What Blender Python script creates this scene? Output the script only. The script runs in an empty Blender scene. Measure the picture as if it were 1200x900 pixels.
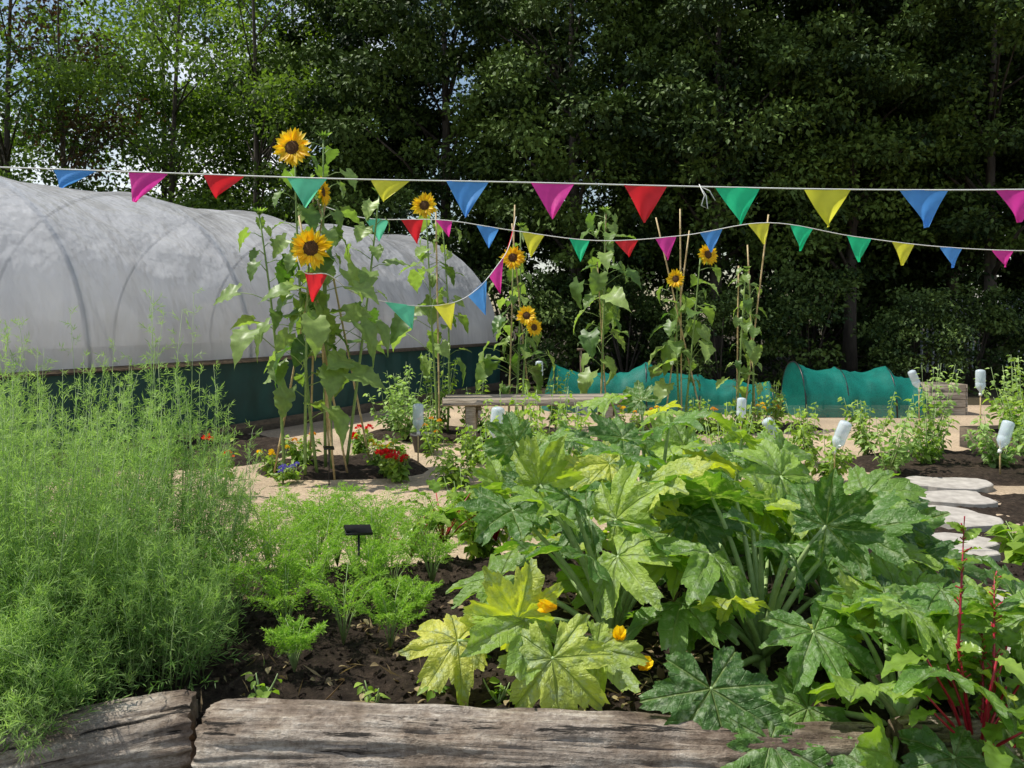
import bpy, math, random
import numpy as np
from mathutils import Vector, Matrix, noise
rng = np.random.default_rng(11); random.seed(11)
scene = bpy.context.scene
COL = scene.collection
R = math.radians
def U(a, b): return random.uniform(a, b)

# ------------------------------------------------------------------ materials
def nmat(name):
    m = bpy.data.materials.new(name); m.use_nodes = True
    nt = m.node_tree; b = nt.nodes['Principled BSDF']; o = nt.nodes['Material Output']
    return m, nt, nt.nodes, nt.links, b, o
def noise_node(nt, scale, detail=4, rough=.6, vec=None, stretch=None, coord='Object'):
    n = nt.nodes.new('ShaderNodeTexNoise'); n.inputs['Scale'].default_value = scale
    n.inputs['Detail'].default_value = detail; n.inputs['Roughness'].default_value = rough
    tc = nt.nodes.new('ShaderNodeTexCoord'); src = tc.outputs[coord]
    if stretch:
        mp = nt.nodes.new('ShaderNodeMapping'); mp.inputs['Scale'].default_value = stretch
        nt.links.new(src, mp.inputs['Vector']); src = mp.outputs['Vector']
    nt.links.new(src, n.inputs['Vector'])
    return n
def ramp(nt, fac, stops):
    r = nt.nodes.new('ShaderNodeValToRGB'); e = r.color_ramp.elements
    while len(e) < len(stops): e.new(.5)
    for i, (p, c) in enumerate(stops):
        e[i].position = p; e[i].color = (*c, 1) if len(c) == 3 else c
    nt.links.new(fac, r.inputs['Fac']); return r
def mixc(nt, fac, a, b, typ='MIX'):
    m = nt.nodes.new('ShaderNodeMixRGB'); m.blend_type = typ
    for s, v in ((m.inputs[0], fac), (m.inputs[1], a), (m.inputs[2], b)):
        if isinstance(v, bpy.types.NodeSocket): nt.links.new(v, s)
        elif isinstance(v, (int, float)): s.default_value = v
        else: s.default_value = (*v, 1)
    return m.outputs[0]
def math_n(nt, op, a, b=None, clamp=False):
    m = nt.nodes.new('ShaderNodeMath'); m.operation = op; m.use_clamp = clamp
    for s, v in ((m.inputs[0], a), (m.inputs[1], b)):
        if v is None: continue
        if isinstance(v, bpy.types.NodeSocket): nt.links.new(v, s)
        else: s.default_value = v
    return m.outputs[0]
def bump(nt, b, h, strength=.3, dist=.01):
    n = nt.nodes.new('ShaderNodeBump'); n.inputs['Strength'].default_value = strength
    n.inputs['Distance'].default_value = dist
    nt.links.new(h, n.inputs['Height']); nt.links.new(n.outputs[0], b.inputs['Normal']); return n
def simple(name, c1, c2=None, rough=.7, scale=20, bs=.3, bd=.01, stretch=None, metal=0):
    m, nt, N, L, b, o = nmat(name)
    n = noise_node(nt, scale, stretch=stretch)
    r = ramp(nt, n.outputs['Fac'], [(.3, c1), (.7, c2 or c1)])
    L.new(r.outputs[0], b.inputs['Base Color']); b.inputs['Roughness'].default_value = rough
    b.inputs['Metallic'].default_value = metal
    if bs: bump(nt, b, n.outputs['Fac'], bs, bd)
    return m
def attr_rgb(nt):
    a = nt.nodes.new('ShaderNodeAttribute'); a.attribute_name = 'tint'
    s = nt.nodes.new('ShaderNodeSeparateColor'); nt.links.new(a.outputs['Color'], s.inputs[0])
    return s.outputs[0], s.outputs[1], s.outputs[2]
def leaf_mat(name, dark, light, tr=.3, rough=.5, trc=None, spec=.35, nscale=6):
    m, nt, N, L, b, o = nmat(name)
    r, g, bl = attr_rgb(nt)
    c = ramp(nt, r, [(0, dark), (1, light)]).outputs[0]
    if nscale:
        n = noise_node(nt, nscale, 2)
        nr = ramp(nt, n.outputs['Fac'], [(.3, (.7, .7, .7)), (.7, (1.2, 1.2, 1.15))])
        c = mixc(nt, .8, c, nr.outputs[0], 'MULTIPLY')
    L.new(c, b.inputs['Base Color']); b.inputs['Roughness'].default_value = rough
    b.inputs['Specular IOR Level'].default_value = spec
    if tr:
        t = N.new('ShaderNodeBsdfTranslucent')
        tc = mixc(nt, 1.0, c, trc or (1.5, 1.7, .5), 'MULTIPLY'); L.new(tc, t.inputs[0])
        mx = N.new('ShaderNodeMixShader'); mx.inputs[0].default_value = tr
        L.new(b.outputs[0], mx.inputs[1]); L.new(t.outputs[0], mx.inputs[2]); L.new(mx.outputs[0], o.inputs[0])
    return m

M = {}
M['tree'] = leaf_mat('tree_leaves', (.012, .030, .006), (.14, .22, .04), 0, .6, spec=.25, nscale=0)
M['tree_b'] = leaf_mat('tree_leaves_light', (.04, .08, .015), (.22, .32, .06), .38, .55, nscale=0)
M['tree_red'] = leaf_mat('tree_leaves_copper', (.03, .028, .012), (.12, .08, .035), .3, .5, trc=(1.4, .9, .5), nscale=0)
M['shrub'] = leaf_mat('shrub_leaves', (.014, .036, .007), (.11, .17, .035), 0, .6, spec=.25, nscale=0)
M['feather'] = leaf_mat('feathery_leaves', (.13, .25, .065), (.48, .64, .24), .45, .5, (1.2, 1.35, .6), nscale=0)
M['carrot'] = leaf_mat('carrot_leaves', (.14, .29, .03), (.44, .64, .11), .45, .5, (1.2, 1.4, .5), nscale=0)
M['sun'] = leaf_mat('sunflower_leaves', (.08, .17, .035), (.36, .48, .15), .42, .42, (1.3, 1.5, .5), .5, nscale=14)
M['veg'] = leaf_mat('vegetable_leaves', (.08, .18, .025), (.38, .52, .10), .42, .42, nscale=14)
M['chard'] = leaf_mat('chard_leaves', (.10, .20, .025), (.32, .46, .09), .4, .3, nscale=30)
M['stem'] = simple('green_stem', (.15, .26, .06), (.27, .38, .12), .5, 30, .1)
M['palestem'] = simple('pale_stem', (.22, .34, .11), (.38, .48, .22), .5, 30, .1)
M['redstem'] = simple('red_stem', (.26, .008, .02), (.48, .02, .05), .35, 30, .1)
M['cane'] = simple('bamboo_cane', (.42, .30, .13), (.62, .48, .26), .5, 8, .2, stretch=(1, 1, 3))
M['bark'] = simple('tree_bark', (.04, .032, .025), (.11, .09, .07), .9, 9, .8, .03, stretch=(1, 1, .25))
M['petal'] = leaf_mat('sunflower_petals', (.95, .60, .01), (1.0, .80, .03), .4, .5, (1.1, 1.0, .3))
M['disc'] = simple('sunflower_disc', (.02, .01, .005), (.16, .07, .015), .9, 90, .9, .01)
M['orange'] = leaf_mat('orange_petals', (.85, .30, .01), (.95, .6, .02), .3, .5, (1, .8, .3))
M['redpetal'] = leaf_mat('red_petals', (.75, .01, .015), (1.0, .04, .04), .35, .5, (1, .3, .3))
M['bluepetal'] = leaf_mat('blue_petals', (.12, .10, .5), (.3, .25, .8), .25, .5, (1, 1, 1))
M['straw'] = leaf_mat('dry_leaf', (.14, .09, .05), (.5, .4, .22), .2, .7, (1, .9, .6))
M['plastic_black'] = simple('black_plastic', (.012, .012, .013), (.02, .02, .02), .35, 30, 0)
M['hoop'] = simple('pale_hoop', (.30, .31, .32), (.42, .43, .44), .4, 12, .05)
M['cord'] = simple('white_cord', (.75, .75, .72), (.85, .85, .82), .7, 200, .1)
M['timber'] = simple('weathered_timber', (.22, .17, .12), (.52, .44, .34), .8, 6, .5, .01, stretch=(1, 9, 9))
M['timber_dark'] = simple('dark_timber', (.07, .05, .035), (.16, .12, .08), .85, 6, .5, .01, stretch=(2, 2, 6))
M['metal'] = simple('galvanised_steel', (.35, .36, .36), (.5, .5, .5), .45, 12, .05, metal=.7)
M['slab'] = simple('stone_slab', (.30, .27, .24), (.52, .48, .43), .9, 9, .6, .01)
M['terracotta'] = simple('dark_pot', (.03, .03, .03), (.06, .055, .05), .6, 12, .1)

# courgette leaf ----------------------------------------------------------
m, nt, N, L, b, o = nmat('courgette_leaves')
r, g, bl = attr_rgb(nt)
base = ramp(nt, r, [(0, (.06, .15, .035)), (.5, (.15, .30, .06)), (.74, (.32, .48, .09)), (1, (.70, .70, .13))]).outputs[0]
n1 = noise_node(nt, 30, 3); n2 = noise_node(nt, 6, 2)
base = mixc(nt, .8, base, ramp(nt, n2.outputs['Fac'], [(.3, (.55, .66, .66)), (.7, (1.32, 1.24, 1.1))]).outputs[0], 'MULTIPLY')
sp = math_n(nt, 'MULTIPLY', math_n(nt, 'SUBTRACT', n1.outputs['Fac'], .51, True), 9, True)
band = math_n(nt, 'MULTIPLY', math_n(nt, 'SUBTRACT', 1.0, math_n(nt, 'MULTIPLY', g, 5.5, True), True), 1.6, True)
mot = math_n(nt, 'MULTIPLY', sp, band, True)
base = mixc(nt, math_n(nt, 'MULTIPLY', mot, .65), base, (.46, .56, .36))
sv = math_n(nt, 'SINE', math_n(nt, 'MULTIPLY', math_n(nt, 'SUBTRACT', bl, math_n(nt, 'MULTIPLY', g, 1.1)), 40.0))
svm = math_n(nt, 'MULTIPLY', math_n(nt, 'SUBTRACT', sv, .9, True), 7.0, True)
mv = math_n(nt, 'SUBTRACT', 1.0, math_n(nt, 'MULTIPLY', g, 50.0, True), True)
vm = math_n(nt, 'MAXIMUM', math_n(nt, 'MULTIPLY', svm, .3), mv)
base = mixc(nt, math_n(nt, 'MULTIPLY', vm, .6), base, (.45, .56, .22))
L.new(base, b.inputs['Base Color']); b.inputs['Roughness'].default_value = .36
b.inputs['Specular IOR Level'].default_value = .5
n3 = noise_node(nt, 70, 3)
hh = math_n(nt, 'SUBTRACT', math_n(nt, 'ADD', n1.outputs['Fac'], n3.outputs['Fac']), math_n(nt, 'MULTIPLY', vm, 1.3)); bump(nt, b, hh, .75, .010)
t = N.new('ShaderNodeBsdfTranslucent'); L.new(mixc(nt, 1, base, (1.35, 1.45, .30), 'MULTIPLY'), t.inputs[0])
mx = N.new('ShaderNodeMixShader'); mx.inputs[0].default_value = .44
L.new(b.outputs[0], mx.inputs[1]); L.new(t.outputs[0], mx.inputs[2]); L.new(mx.outputs[0], o.inputs[0])
M['courg'] = m

# log wood: grey weathered
m, nt, N, L, b, o = nmat('log_wood')
na = noise_node(nt, 11, 7, .72, stretch=(.35, 2.0, 2.0)); nb = noise_node(nt, 3.4, 6, .68, stretch=(.8, 1, 1)); nc = noise_node(nt, 11, 6, .7, stretch=(.16, 1.7, 1.7)); nd = noise_node(nt, 45, 5, .75)
c = ramp(nt, na.outputs['Fac'], [(.32, (.15, .125, .105)), (.5, (.34, .29, .245)), (.66, (.60, .55, .48))]).outputs[0]
c = mixc(nt, .9, c, ramp(nt, nb.outputs['Fac'], [(.40, (.34, .26, .20)), (.49, (.80, .72, .64)), (.58, (1.15, 1.13, 1.1))]).outputs[0], 'MULTIPLY')
crk = ramp(nt, nc.outputs['Fac'], [(.385, (.02, .016, .012)), (.415, (1, 1, 1))]).outputs[0]
c = mixc(nt, .92, c, crk, 'MULTIPLY')
c = mixc(nt, .7, c, ramp(nt, nd.outputs['Fac'], [(.35, (.5, .46, .42)), (.58, (1.1, 1.1, 1.1))]).outputs[0], 'MULTIPLY')
L.new(c, b.inputs['Base Color']); b.inputs['Roughness'].default_value = .9
h = math_n(nt, 'ADD', na.outputs['Fac'], math_n(nt, 'MULTIPLY', crk, 1.0)); h = math_n(nt, 'ADD', h, math_n(nt, 'MULTIPLY', nd.outputs['Fac'], .5)); h = math_n(nt, 'ADD', h, nb.outputs['Fac']); bump(nt, b, h, 1.0, .022)
M['log'] = m
M['logend'] = simple('log_end_grain', (.08, .055, .035), (.28, .2, .14), .9, 22, .9, .02)

def ground_mat(name, stops, s1, s2, bd, bs=.8, vor=None, patch=None):
    m, nt, N, L, b, o = nmat(name)
    a = noise_node(nt, s1, 8, .75); p = noise_node(nt, s2, 4)
    c = ramp(nt, a.outputs['Fac'], stops).outputs[0]
    pr = patch or [(.3, (.65, .65, .65)), (.7, (1.2, 1.18, 1.12))]
    c = mixc(nt, .9, c, ramp(nt, p.outputs['Fac'], pr).outputs[0], 'MULTIPLY')
    h = a.outputs['Fac']
    if vor:
        v = N.new('ShaderNodeTexVoronoi'); v.inputs['Scale'].default_value = vor
        tc = N.new('ShaderNodeTexCoord'); L.new(tc.outputs['Object'], v.inputs['Vector'])
        hs = N.new('ShaderNodeSeparateColor'); L.new(v.outputs['Color'], hs.inputs[0])
        c = mixc(nt, .5, c, ramp(nt, hs.outputs[0], [(0, (.6, .57, .53)), (1, (1.25, 1.22, 1.15))]).outputs[0], 'MULTIPLY')
        h = math_n(nt, 'SUBTRACT', h, v.outputs['Distance'])
    L.new(c, b.inputs['Base Color']); b.inputs['Roughness'].default_value = .95
    b.inputs['Specular IOR Level'].default_value = .15
    bump(nt, b, h, bs, bd); return m
M['soil'] = ground_mat('dark_soil', [(.3, (.014, .010, .008)), (.55, (.055, .04, .03)), (.75, (.15, .11, .085))], 22, 1.5, .03, 1.0)
M['gravel'] = ground_mat('sandy_gravel', [(.3, (.36, .275, .20)), (.6, (.54, .43, .32)), (.75, (.66, .55, .43))], 26, .7, .008, .5, 75)
M['ground'] = ground_mat('woodland_ground', [(.3, (.025, .02, .012)), (.55, (.06, .05, .03)), (.75, (.10, .085, .05))], 8, .5, .03, .8)

def fabric(name, c):
    m, nt, N, L, b, o = nmat(name)
    n = noise_node(nt, 8, 2)
    cc = mixc(nt, 1, c, ramp(nt, n.outputs['Fac'], [(.3, (.85, .85, .85)), (.7, (1.05, 1.05, 1.05))]).outputs[0], 'MULTIPLY')
    L.new(cc, b.inputs['Base Color']); b.inputs['Roughness'].default_value = .5
    t = N.new('ShaderNodeBsdfTranslucent'); L.new(cc, t.inputs[0])
    mx = N.new('ShaderNodeMixShader'); mx.inputs[0].default_value = .5
    L.new(b.outputs[0], mx.inputs[1]); L.new(t.outputs[0], mx.inputs[2]); L.new(mx.outputs[0], o.inputs[0])
    return m
FL = {'blue': fabric('blue_nylon', (.12, .42, 1.0)), 'pink': fabric('pink_nylon', (1.0, .07, .5)),
      'red': fabric('red_nylon', (1.0, .035, .05)), 'green': fabric('green_nylon', (.03, .82, .38)),
      'yellow': fabric('yellow_nylon', (1.0, .97, .08)), 'mint': fabric('pale_green_nylon', (.2, .88, .55))}

def netting(name, c, alpha, tr=.35):
    m, nt, N, L, b, o = nmat(name)
    n = noise_node(nt, 3, 3)
    cc = mixc(nt, 1, c, ramp(nt, n.outputs['Fac'], [(.3, (.7, .7, .7)), (.7, (1.2, 1.2, 1.2))]).outputs[0], 'MULTIPLY')
    L.new(cc, b.inputs['Base Color']); b.inputs['Roughness'].default_value = .6
    t = N.new('ShaderNodeBsdfTranslucent'); L.new(cc, t.inputs[0])
    mx = N.new('ShaderNodeMixShader'); mx.inputs[0].default_value = tr
    L.new(b.outputs[0], mx.inputs[1]); L.new(t.outputs[0], mx.inputs[2])
    if alpha <= 0: L.new(mx.outputs[0], o.inputs[0]); return m
    tp = N.new('ShaderNodeBsdfTransparent'); m2 = N.new('ShaderNodeMixShader')
    v = noise_node(nt, 160, 1)
    f = ramp(nt, v.outputs['Fac'], [(.35, (alpha * .3,) * 3), (.65, (alpha * 1.7,) * 3)])
    L.new(f.outputs[0], m2.inputs[0]); L.new(mx.outputs[0], m2.inputs[1]); L.new(tp.outputs[0], m2.inputs[2])
    L.new(m2.outputs[0], o.inputs[0]); return m
M['net'] = netting('teal_netting', (.006, .26, .21), .24, .4)
M['netdark'] = netting('dark_green_netting', (.01, .055, .05), 0, .1)

# polytunnel plastic
m, nt, N, L, b, o = nmat('polythene_sheet')
n1 = noise_node(nt, .8, 3, .5); n2 = noise_node(nt, 1.3, 4, .5, stretch=(1, 1, .4)); n5 = noise_node(nt, 5, 3, .5, stretch=(1, 1, .15))
c = ramp(nt, n1.outputs['Fac'], [(.3, (.66, .67, .70)), (.7, (.83, .84, .87))]).outputs[0]
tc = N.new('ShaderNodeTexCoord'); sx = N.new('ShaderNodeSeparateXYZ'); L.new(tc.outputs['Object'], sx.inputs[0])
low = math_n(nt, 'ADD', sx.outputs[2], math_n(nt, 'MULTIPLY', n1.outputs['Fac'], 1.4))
c = mixc(nt, 1, c, ramp(nt, math_n(nt, 'MULTIPLY', low, .33), [(.48, (.64, .62, .60)), (.85, (1, 1, 1))]).outputs[0], 'MULTIPLY')  # lower sheet greyed in its colour to stand for the shade inside
L.new(c, b.inputs['Base Color']); b.inputs['Roughness'].default_value = .16; b.inputs['Specular IOR Level'].default_value = .75
bump(nt, b, math_n(nt, 'ADD', n2.outputs['Fac'], math_n(nt, 'MULTIPLY', n5.outputs['Fac'], .12)), .8, .30)
t = N.new('ShaderNodeBsdfTranslucent'); L.new(c, t.inputs[0])
mx = N.new('ShaderNodeMixShader'); mx.inputs[0].default_value = .5
L.new(b.outputs[0], mx.inputs[1]); L.new(t.outputs[0], mx.inputs[2])
tp = N.new('ShaderNodeBsdfTransparent'); m2 = N.new('ShaderNodeMixShader'); m2.inputs[0].default_value = .16
L.new(mx.outputs[0], m2.inputs[1]); L.new(tp.outputs[0], m2.inputs[2]); L.new(m2.outputs[0], o.inputs[0])
M['poly'] = m
# clear bottle
m, nt, N, L, b, o = nmat('clear_plastic')
b.inputs['Base Color'].default_value = (.75, .85, .92, 1); b.inputs['Roughness'].default_value = .08
tp = N.new('ShaderNodeBsdfTransparent'); tp.inputs[0].default_value = (.9, .95, .97, 1)
m2 = N.new('ShaderNodeMixShader'); m2.inputs[0].default_value = .42
L.new(b.outputs[0], m2.inputs[1]); L.new(tp.outputs[0], m2.inputs[2]); L.new(m2.outputs[0], o.inputs[0])
M['clear'] = m

# ------------------------------------------------------------------ geometry
class Geo:
    def __init__(s): s.V = []; s.F = []; s.M = []; s.A = []; s.n = 0
    def add(s, V, F, mat=0, A=None):
        V = np.asarray(V, float)
        if A is None: A = np.zeros((len(V), 3)); A[:, 0] = .5
        s.V.append(V); s.A.append(np.asarray(A, float))
        n = s.n; s.F += [tuple(i + n for i in f) for f in F]; s.M += [mat] * len(F); s.n += len(V)
    def scatter(s, tm, Rm, P, tint, mat=0):
        V, F, A = tm; Nn = len(P); k = len(V)
        if Nn == 0: return
        W = np.einsum('nij,kj->nki', Rm, V) + P[:, None, :]
        AA = np.zeros((Nn, k, 3)); AA[:, :, 0] = np.clip(tint, 0, 1)[:, None]; AA[:, :, 1:] = A[None]
        s.V.append(W.reshape(-1, 3)); s.A.append(AA.reshape(-1, 3))
        byl = {}
        for f in F: byl.setdefault(len(f), []).append(f)
        off = (np.arange(Nn) * k + s.n)[:, None, None]
        for fl in byl.values():
            arr = (np.array(fl)[None] + off).reshape(-1, len(fl[0])).tolist()
            s.F += arr; s.M += [mat] * len(arr)
        s.n += Nn * k
    def tube(s, pts, rad, n=6, mat=0, tint=.5, cap=True):
        pts = [Vector(p) for p in pts]
        if isinstance(rad, (int, float)): rad = [rad] * len(pts)
        V = []; F = []; prev = None
        for i, p in enumerate(pts):
            d = (pts[min(i + 1, len(pts) - 1)] - pts[max(i - 1, 0)]).normalized()
            if prev is None:
                a = d.cross(Vector((1, 0, 0)) if abs(d.x) < .8 else Vector((0, 1, 0))).normalized()
            else: a = (prev - d * prev.dot(d)).normalized()
            prev = a; c = d.cross(a)
            for j in range(n):
                t = 2 * math.pi * j / n; V.append(p + (a * math.cos(t) + c * math.sin(t)) * rad[i])
        for i in range(len(pts) - 1):
            for j in range(n):
                F.append((i * n + j, i * n + (j + 1) % n, (i + 1) * n + (j + 1) % n, (i + 1) * n + j))
        if cap: F.append(tuple(range(n))[::-1]); F.append(tuple((len(pts) - 1) * n + j for j in range(n)))
        A = np.zeros((len(V), 3)); A[:, 0] = tint
        s.add([tuple(v) for v in V], F, mat, A)
    def box(s, c, size, rot=0, mat=0, bev=.0, tilt=None):
        sx, sy, sz = [q / 2 for q in size]; Mx = Matrix.Rotation(rot, 3, 'Z')
        if tilt: Mx = Mx @ tilt
        bv = bev or min(sx, sy, sz) * .12
        V = []; F = []; idx = {}
        for a in (-1, 1):
            for b_ in (-1, 1):
                for c_ in (-1, 1):
                    for ax in range(3):
                        v = [a * (sx - bv), b_ * (sy - bv), c_ * (sz - bv)]
                        v[ax] += (a, b_, c_)[ax] * bv
                        idx[(a, b_, c_, ax)] = len(V); V.append(tuple(Mx @ Vector(v) + Vector(c)))
        S = (-1, 1)
        for ax in range(3):
            o1, o2 = [q for q in range(3) if q != ax]
            for sg in S:
                q = []
                for (u, w) in ((-1, -1), (1, -1), (1, 1), (-1, 1)):
                    k = [0, 0, 0]; k[ax] = sg; k[o1] = u; k[o2] = w; q.append(idx[(*k, ax)])
                F.append(tuple(q))
        for ax in range(3):
            o1, o2 = [q for q in range(3) if q != ax]
            for u in S:
                for w in S:
                    k0 = [0, 0, 0]; k0[ax] = -1; k0[o1] = u; k0[o2] = w; k1 = list(k0); k1[ax] = 1
                    F.append((idx[(*k0, o1)], idx[(*k1, o1)], idx[(*k1, o2)], idx[(*k0, o2)]))
        for a in S:
            for b_ in S:
                for c_ in S: F.append(tuple(idx[(a, b_, c_, ax)] for ax in range(3)))
        s.add(V, F, mat)
    def build(s, name, mats, origin=(0, 0, 0), parent=None, smooth=True):
        me = bpy.data.meshes.new(name)
        V = np.concatenate(s.V) - np.array(origin)
        me.from_pydata(V.tolist(), [], s.F)
        for q in mats: me.materials.append(q)
        me.polygons.foreach_set('material_index', s.M)
        me.polygons.foreach_set('use_smooth', [smooth] * len(s.F))
        a = me.attributes.new('tint', 'FLOAT_COLOR', 'POINT')
        A = np.concatenate(s.A); A = np.hstack([A, np.ones((len(A), 1))])
        a.data.foreach_set('color', A.astype(np.float32).ravel())
        me.update()
        ob = bpy.data.objects.new(name, me); COL.objects.link(ob)
        if parent: ob.parent = parent
        else: ob.location = origin
        return ob
def empty(name, loc):
    e = bpy.data.objects.new(name, None); e.empty_display_size = .1; e.location = loc; COL.objects.link(e); return e
def T(o, label, cat, group=None, kind=None):
    o['label'] = label; o['category'] = cat
    if group: o['group'] = group
    if kind: o['kind'] = kind
    return o
def clone(src, loc, rz=0, sc=1.0):
    new = src.copy(); COL.objects.link(new); new.location = loc; new.rotation_euler = (0, 0, rz)
    new.scale = (sc, sc, sc) if not isinstance(sc, tuple) else sc
    for ch in src.children:
        c = ch.copy(); COL.objects.link(c); c.parent = new
        for g2 in ch.children:
            d = g2.copy(); COL.objects.link(d); d.parent = c
    return new

def norm(a): return a / np.maximum(np.linalg.norm(a, axis=-1, keepdims=True), 1e-9)
def frames(D, Up, sc):
    D = norm(np.asarray(D, float)); X = norm(np.cross(D, Up)); Z = np.cross(X, D)
    Rm = np.stack([X, D, Z], axis=-1)
    return Rm * np.asarray(sc, float)[:, None, None]
def rdir(n): return norm(rng.normal(size=(n, 3)))
def tmpl(V, F, A=None):
    V = np.array(V, float); return V, F, (np.zeros((len(V), 2)) if A is None else np.array(A, float))
KITE = tmpl([(0, 0, 0), (.32, .45, .06), (0, 1, -.05), (-.32, .45, .06)], [(0, 1, 2, 3)])
NARROW = tmpl([(0, 0, 0), (.05, .4, .0), (0, 1, -.12), (-.05, .4, .0)], [(0, 1, 2, 3)])
def rowleaf(ys, ws, droop=.35, fold=.2, base=-.0, ser=0):
    V = []; F = []
    for i, (y, w) in enumerate(zip(ys, ws)):
        z = -droop * max(y, 0) ** 2
        V += [(-w, y - (base if 0 < i < 2 else 0) + ser * (i % 2), z + fold * w), (-w * .5, y, z + fold * w * .62), (0, y, z), (w * .5, y, z + fold * w * .62), (w, y - (base if 0 < i < 2 else 0) + ser * (i % 2), z + fold * w)]
    for i in range(len(ys) - 1):
        for j in range(4):
            a = i * 5 + j; F.append((a, a + 1, a + 6, a + 5))
    return tmpl(V, F)
HEART = rowleaf([0, .03, .15, .3, .45, .62, .8, .93, 1.03], [.03, .27, .42, .43, .38, .29, .16, .06, .0], .38, .18, .14)
OVAL = rowleaf([0, .15, .35, .6, .85, 1.0], [.02, .2, .3, .27, .12, .0], .3, .35)
PETAL = rowleaf([0, .3, .65, 1.0], [.09, .20, .17, 0], .05, .25)
SEPAL = rowleaf([0, .3, .6, 1.0], [.15, .2, .1, 0], .1, .2)
def ruffle(seed, wmul=1.0, droop=.45, amp=.06, prof=None, base=0):
    rd = random.Random(seed); V = []; F = []; A = []; nr, nc = 15, 9
    ph = rd.uniform(0, 6)
    for i in range(nr):
        y = i / (nr - 1); w = (prof(y) if prof else .26 * math.sin(math.pi * min(1, y * .92 + .06)) ** .7) * wmul * (1 + .12 * math.sin(i * 2.4 + ph))
        if i == nr - 1: w = .004
        for j in range(nc):
            u = (j / (nc - 1) - .5) * 2; x = u * w
            yy = y - base * abs(u) ** 1.5 * max(0, 1 - y * 3.2)
            z = -droop * y * y + .22 * abs(x) + amp * (abs(u) ** 1.5) * math.sin(i * 1.6 + (2 if u > 0 else 0) + ph) + amp * .6 * noise.noise(Vector((x * 9, y * 9, seed)))
            V.append((x, yy, z)); A.append((abs(x), y))
    for i in range(nr - 1):
        for j in range(nc - 1): a = i * nc + j; F.append((a, a + 1, a + nc + 1, a + nc))
    return tmpl(V, F, A)
CH = [ruffle(s) for s in range(4)]
def hp(y): return .43 * (math.sin(math.pi * min(1, (y + .10) ** .70 * .96)) ** .95 if y < .97 else .02)
SH = [ruffle(20 + s, 1, (.3, .5, .7, .95)[s], .045, hp, .24) for s in range(4)]

# ------------------------------------------------------------------ world & camera & sun
sdir = Vector((-.50, .06, .86)).normalized()
el = math.asin(sdir.z); az = math.atan2(sdir.x, sdir.y)
w = bpy.data.worlds.new('World'); scene.world = w; w.use_nodes = True
nt = w.node_tree; bg = nt.nodes['Background']
sky = nt.nodes.new('ShaderNodeTexSky'); sky.sky_type = 'NISHITA'; sky.sun_disc = False
sky.sun_elevation = el; sky.sun_rotation = az % (2 * math.pi); sky.air_density = 1.3; sky.dust_density = .8
cn = noise_node(nt, 2.6, 6, .6, coord='Generated')
cf = ramp(nt, cn.outputs['Fac'], [(.50, (0, 0, 0)), (.64, (1, 1, 1))])
cl = mixc(nt, cf.outputs[0], sky.outputs[0], (11, 11.2, 11.5))
nt.links.new(cl, bg.inputs[0]); bg.inputs[1].default_value = .115
sl = bpy.data.lights.new('sun', 'SUN'); sl.energy = 5; sl.angle = R(.5); sl.color = (1, .96, .86)
so = bpy.data.objects.new('sun', sl); COL.objects.link(so)
so.rotation_euler = (-sdir).to_track_quat('-Z', 'Y').to_euler(); so.location = (0, 0, 30)
cam = bpy.data.cameras.new('camera'); cam.lens = 28.8; cam.sensor_width = 36; cam.shift_y = -80 / 1200
cam.clip_end = 500; cam.clip_start = .05
co = bpy.data.objects.new('camera', cam); COL.objects.link(co); co.location = (0, 0, 1.6); co.rotation_euler = (R(90), 0, 0)
scene.camera = co
scene.view_settings.view_transform = 'Standard'; scene.view_settings.look = 'None'; scene.view_settings.exposure = 0

# ------------------------------------------------------------------ ground sheets
def sheet(name, x0, x1, y0, y1, nx, ny, fz, mat):
    V = []; F = []
    for j in range(ny + 1):
        for i in range(nx + 1):
            x = x0 + (x1 - x0) * i / nx; y = y0 + (y1 - y0) * j / ny
            V.append((x, y, fz(x, y)))
    for j in range(ny):
        for i in range(nx):
            a = j * (nx + 1) + i; F.append((a, a + 1, a + nx + 2, a + nx + 1))
    g = Geo(); g.add(V, F); ob = g.build(name, [mat]); ob['kind'] = 'structure'; return ob
sheet('ground', -150, 150, -60, 240, 60, 60, lambda x, y: 0.0, M['ground'])
sheet('gravel_path', -7, 11, 4.6, 14.6, 90, 60, lambda x, y: .006, M['gravel'])
def nz(x, y, s, a): return noise.noise(Vector((x * s, y * s, 3.1))) * a
def smooth(t): t = max(0, min(1, t)); return t * t * (3 - 2 * t)
def bedz(x, y):
    h = smooth((y - 2.72) / .12) * smooth((5.35 + .3 * math.sin(x * 1.3) - y) / .5) * smooth((x + 4) / .3) * smooth((4.2 - x) / .4)
    return -.03 + h * (.21 + nz(x, y, 1.6, .05) + nz(x, y, 7, .03) + nz(x, y, 22, .018))
sheet('soil_bed', -4.2, 4.4, 2.65, 6.1, 280, 120, bedz, M['soil'])
def lowbed(name, cx, cy, rx, ry, h=.06):
    def f(x, y):
        d = math.sqrt(((x - cx) / rx) ** 2 + ((y - cy) / ry) ** 2) + nz(x, y, 1.3, .15)
        return -.03 + smooth((1.05 - d) / .25) * (h + .03 + nz(x, y, 5, .03) + nz(x, y, 14, .02))
    return sheet(name, cx - rx * 1.2, cx + rx * 1.2, cy - ry * 1.2, cy + ry * 1.2, 90, 60, f, M['soil'])
lowbed('flower_bed_soil', -1.75, 8.55, .95, .65)
lowbed('bench_bed_soil', -.6, 10.9, 1.5, .7)
lowbed('tunnel_bed_soil', -3.6, 9.6, 1.2, 1.2)
lowbed('vegetable_bed_soil', 5.2, 8.6, 1.9, 1.0)
lowbed('stake_bed_soil', 2.9, 11.6, 1.5, .5)
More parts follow.
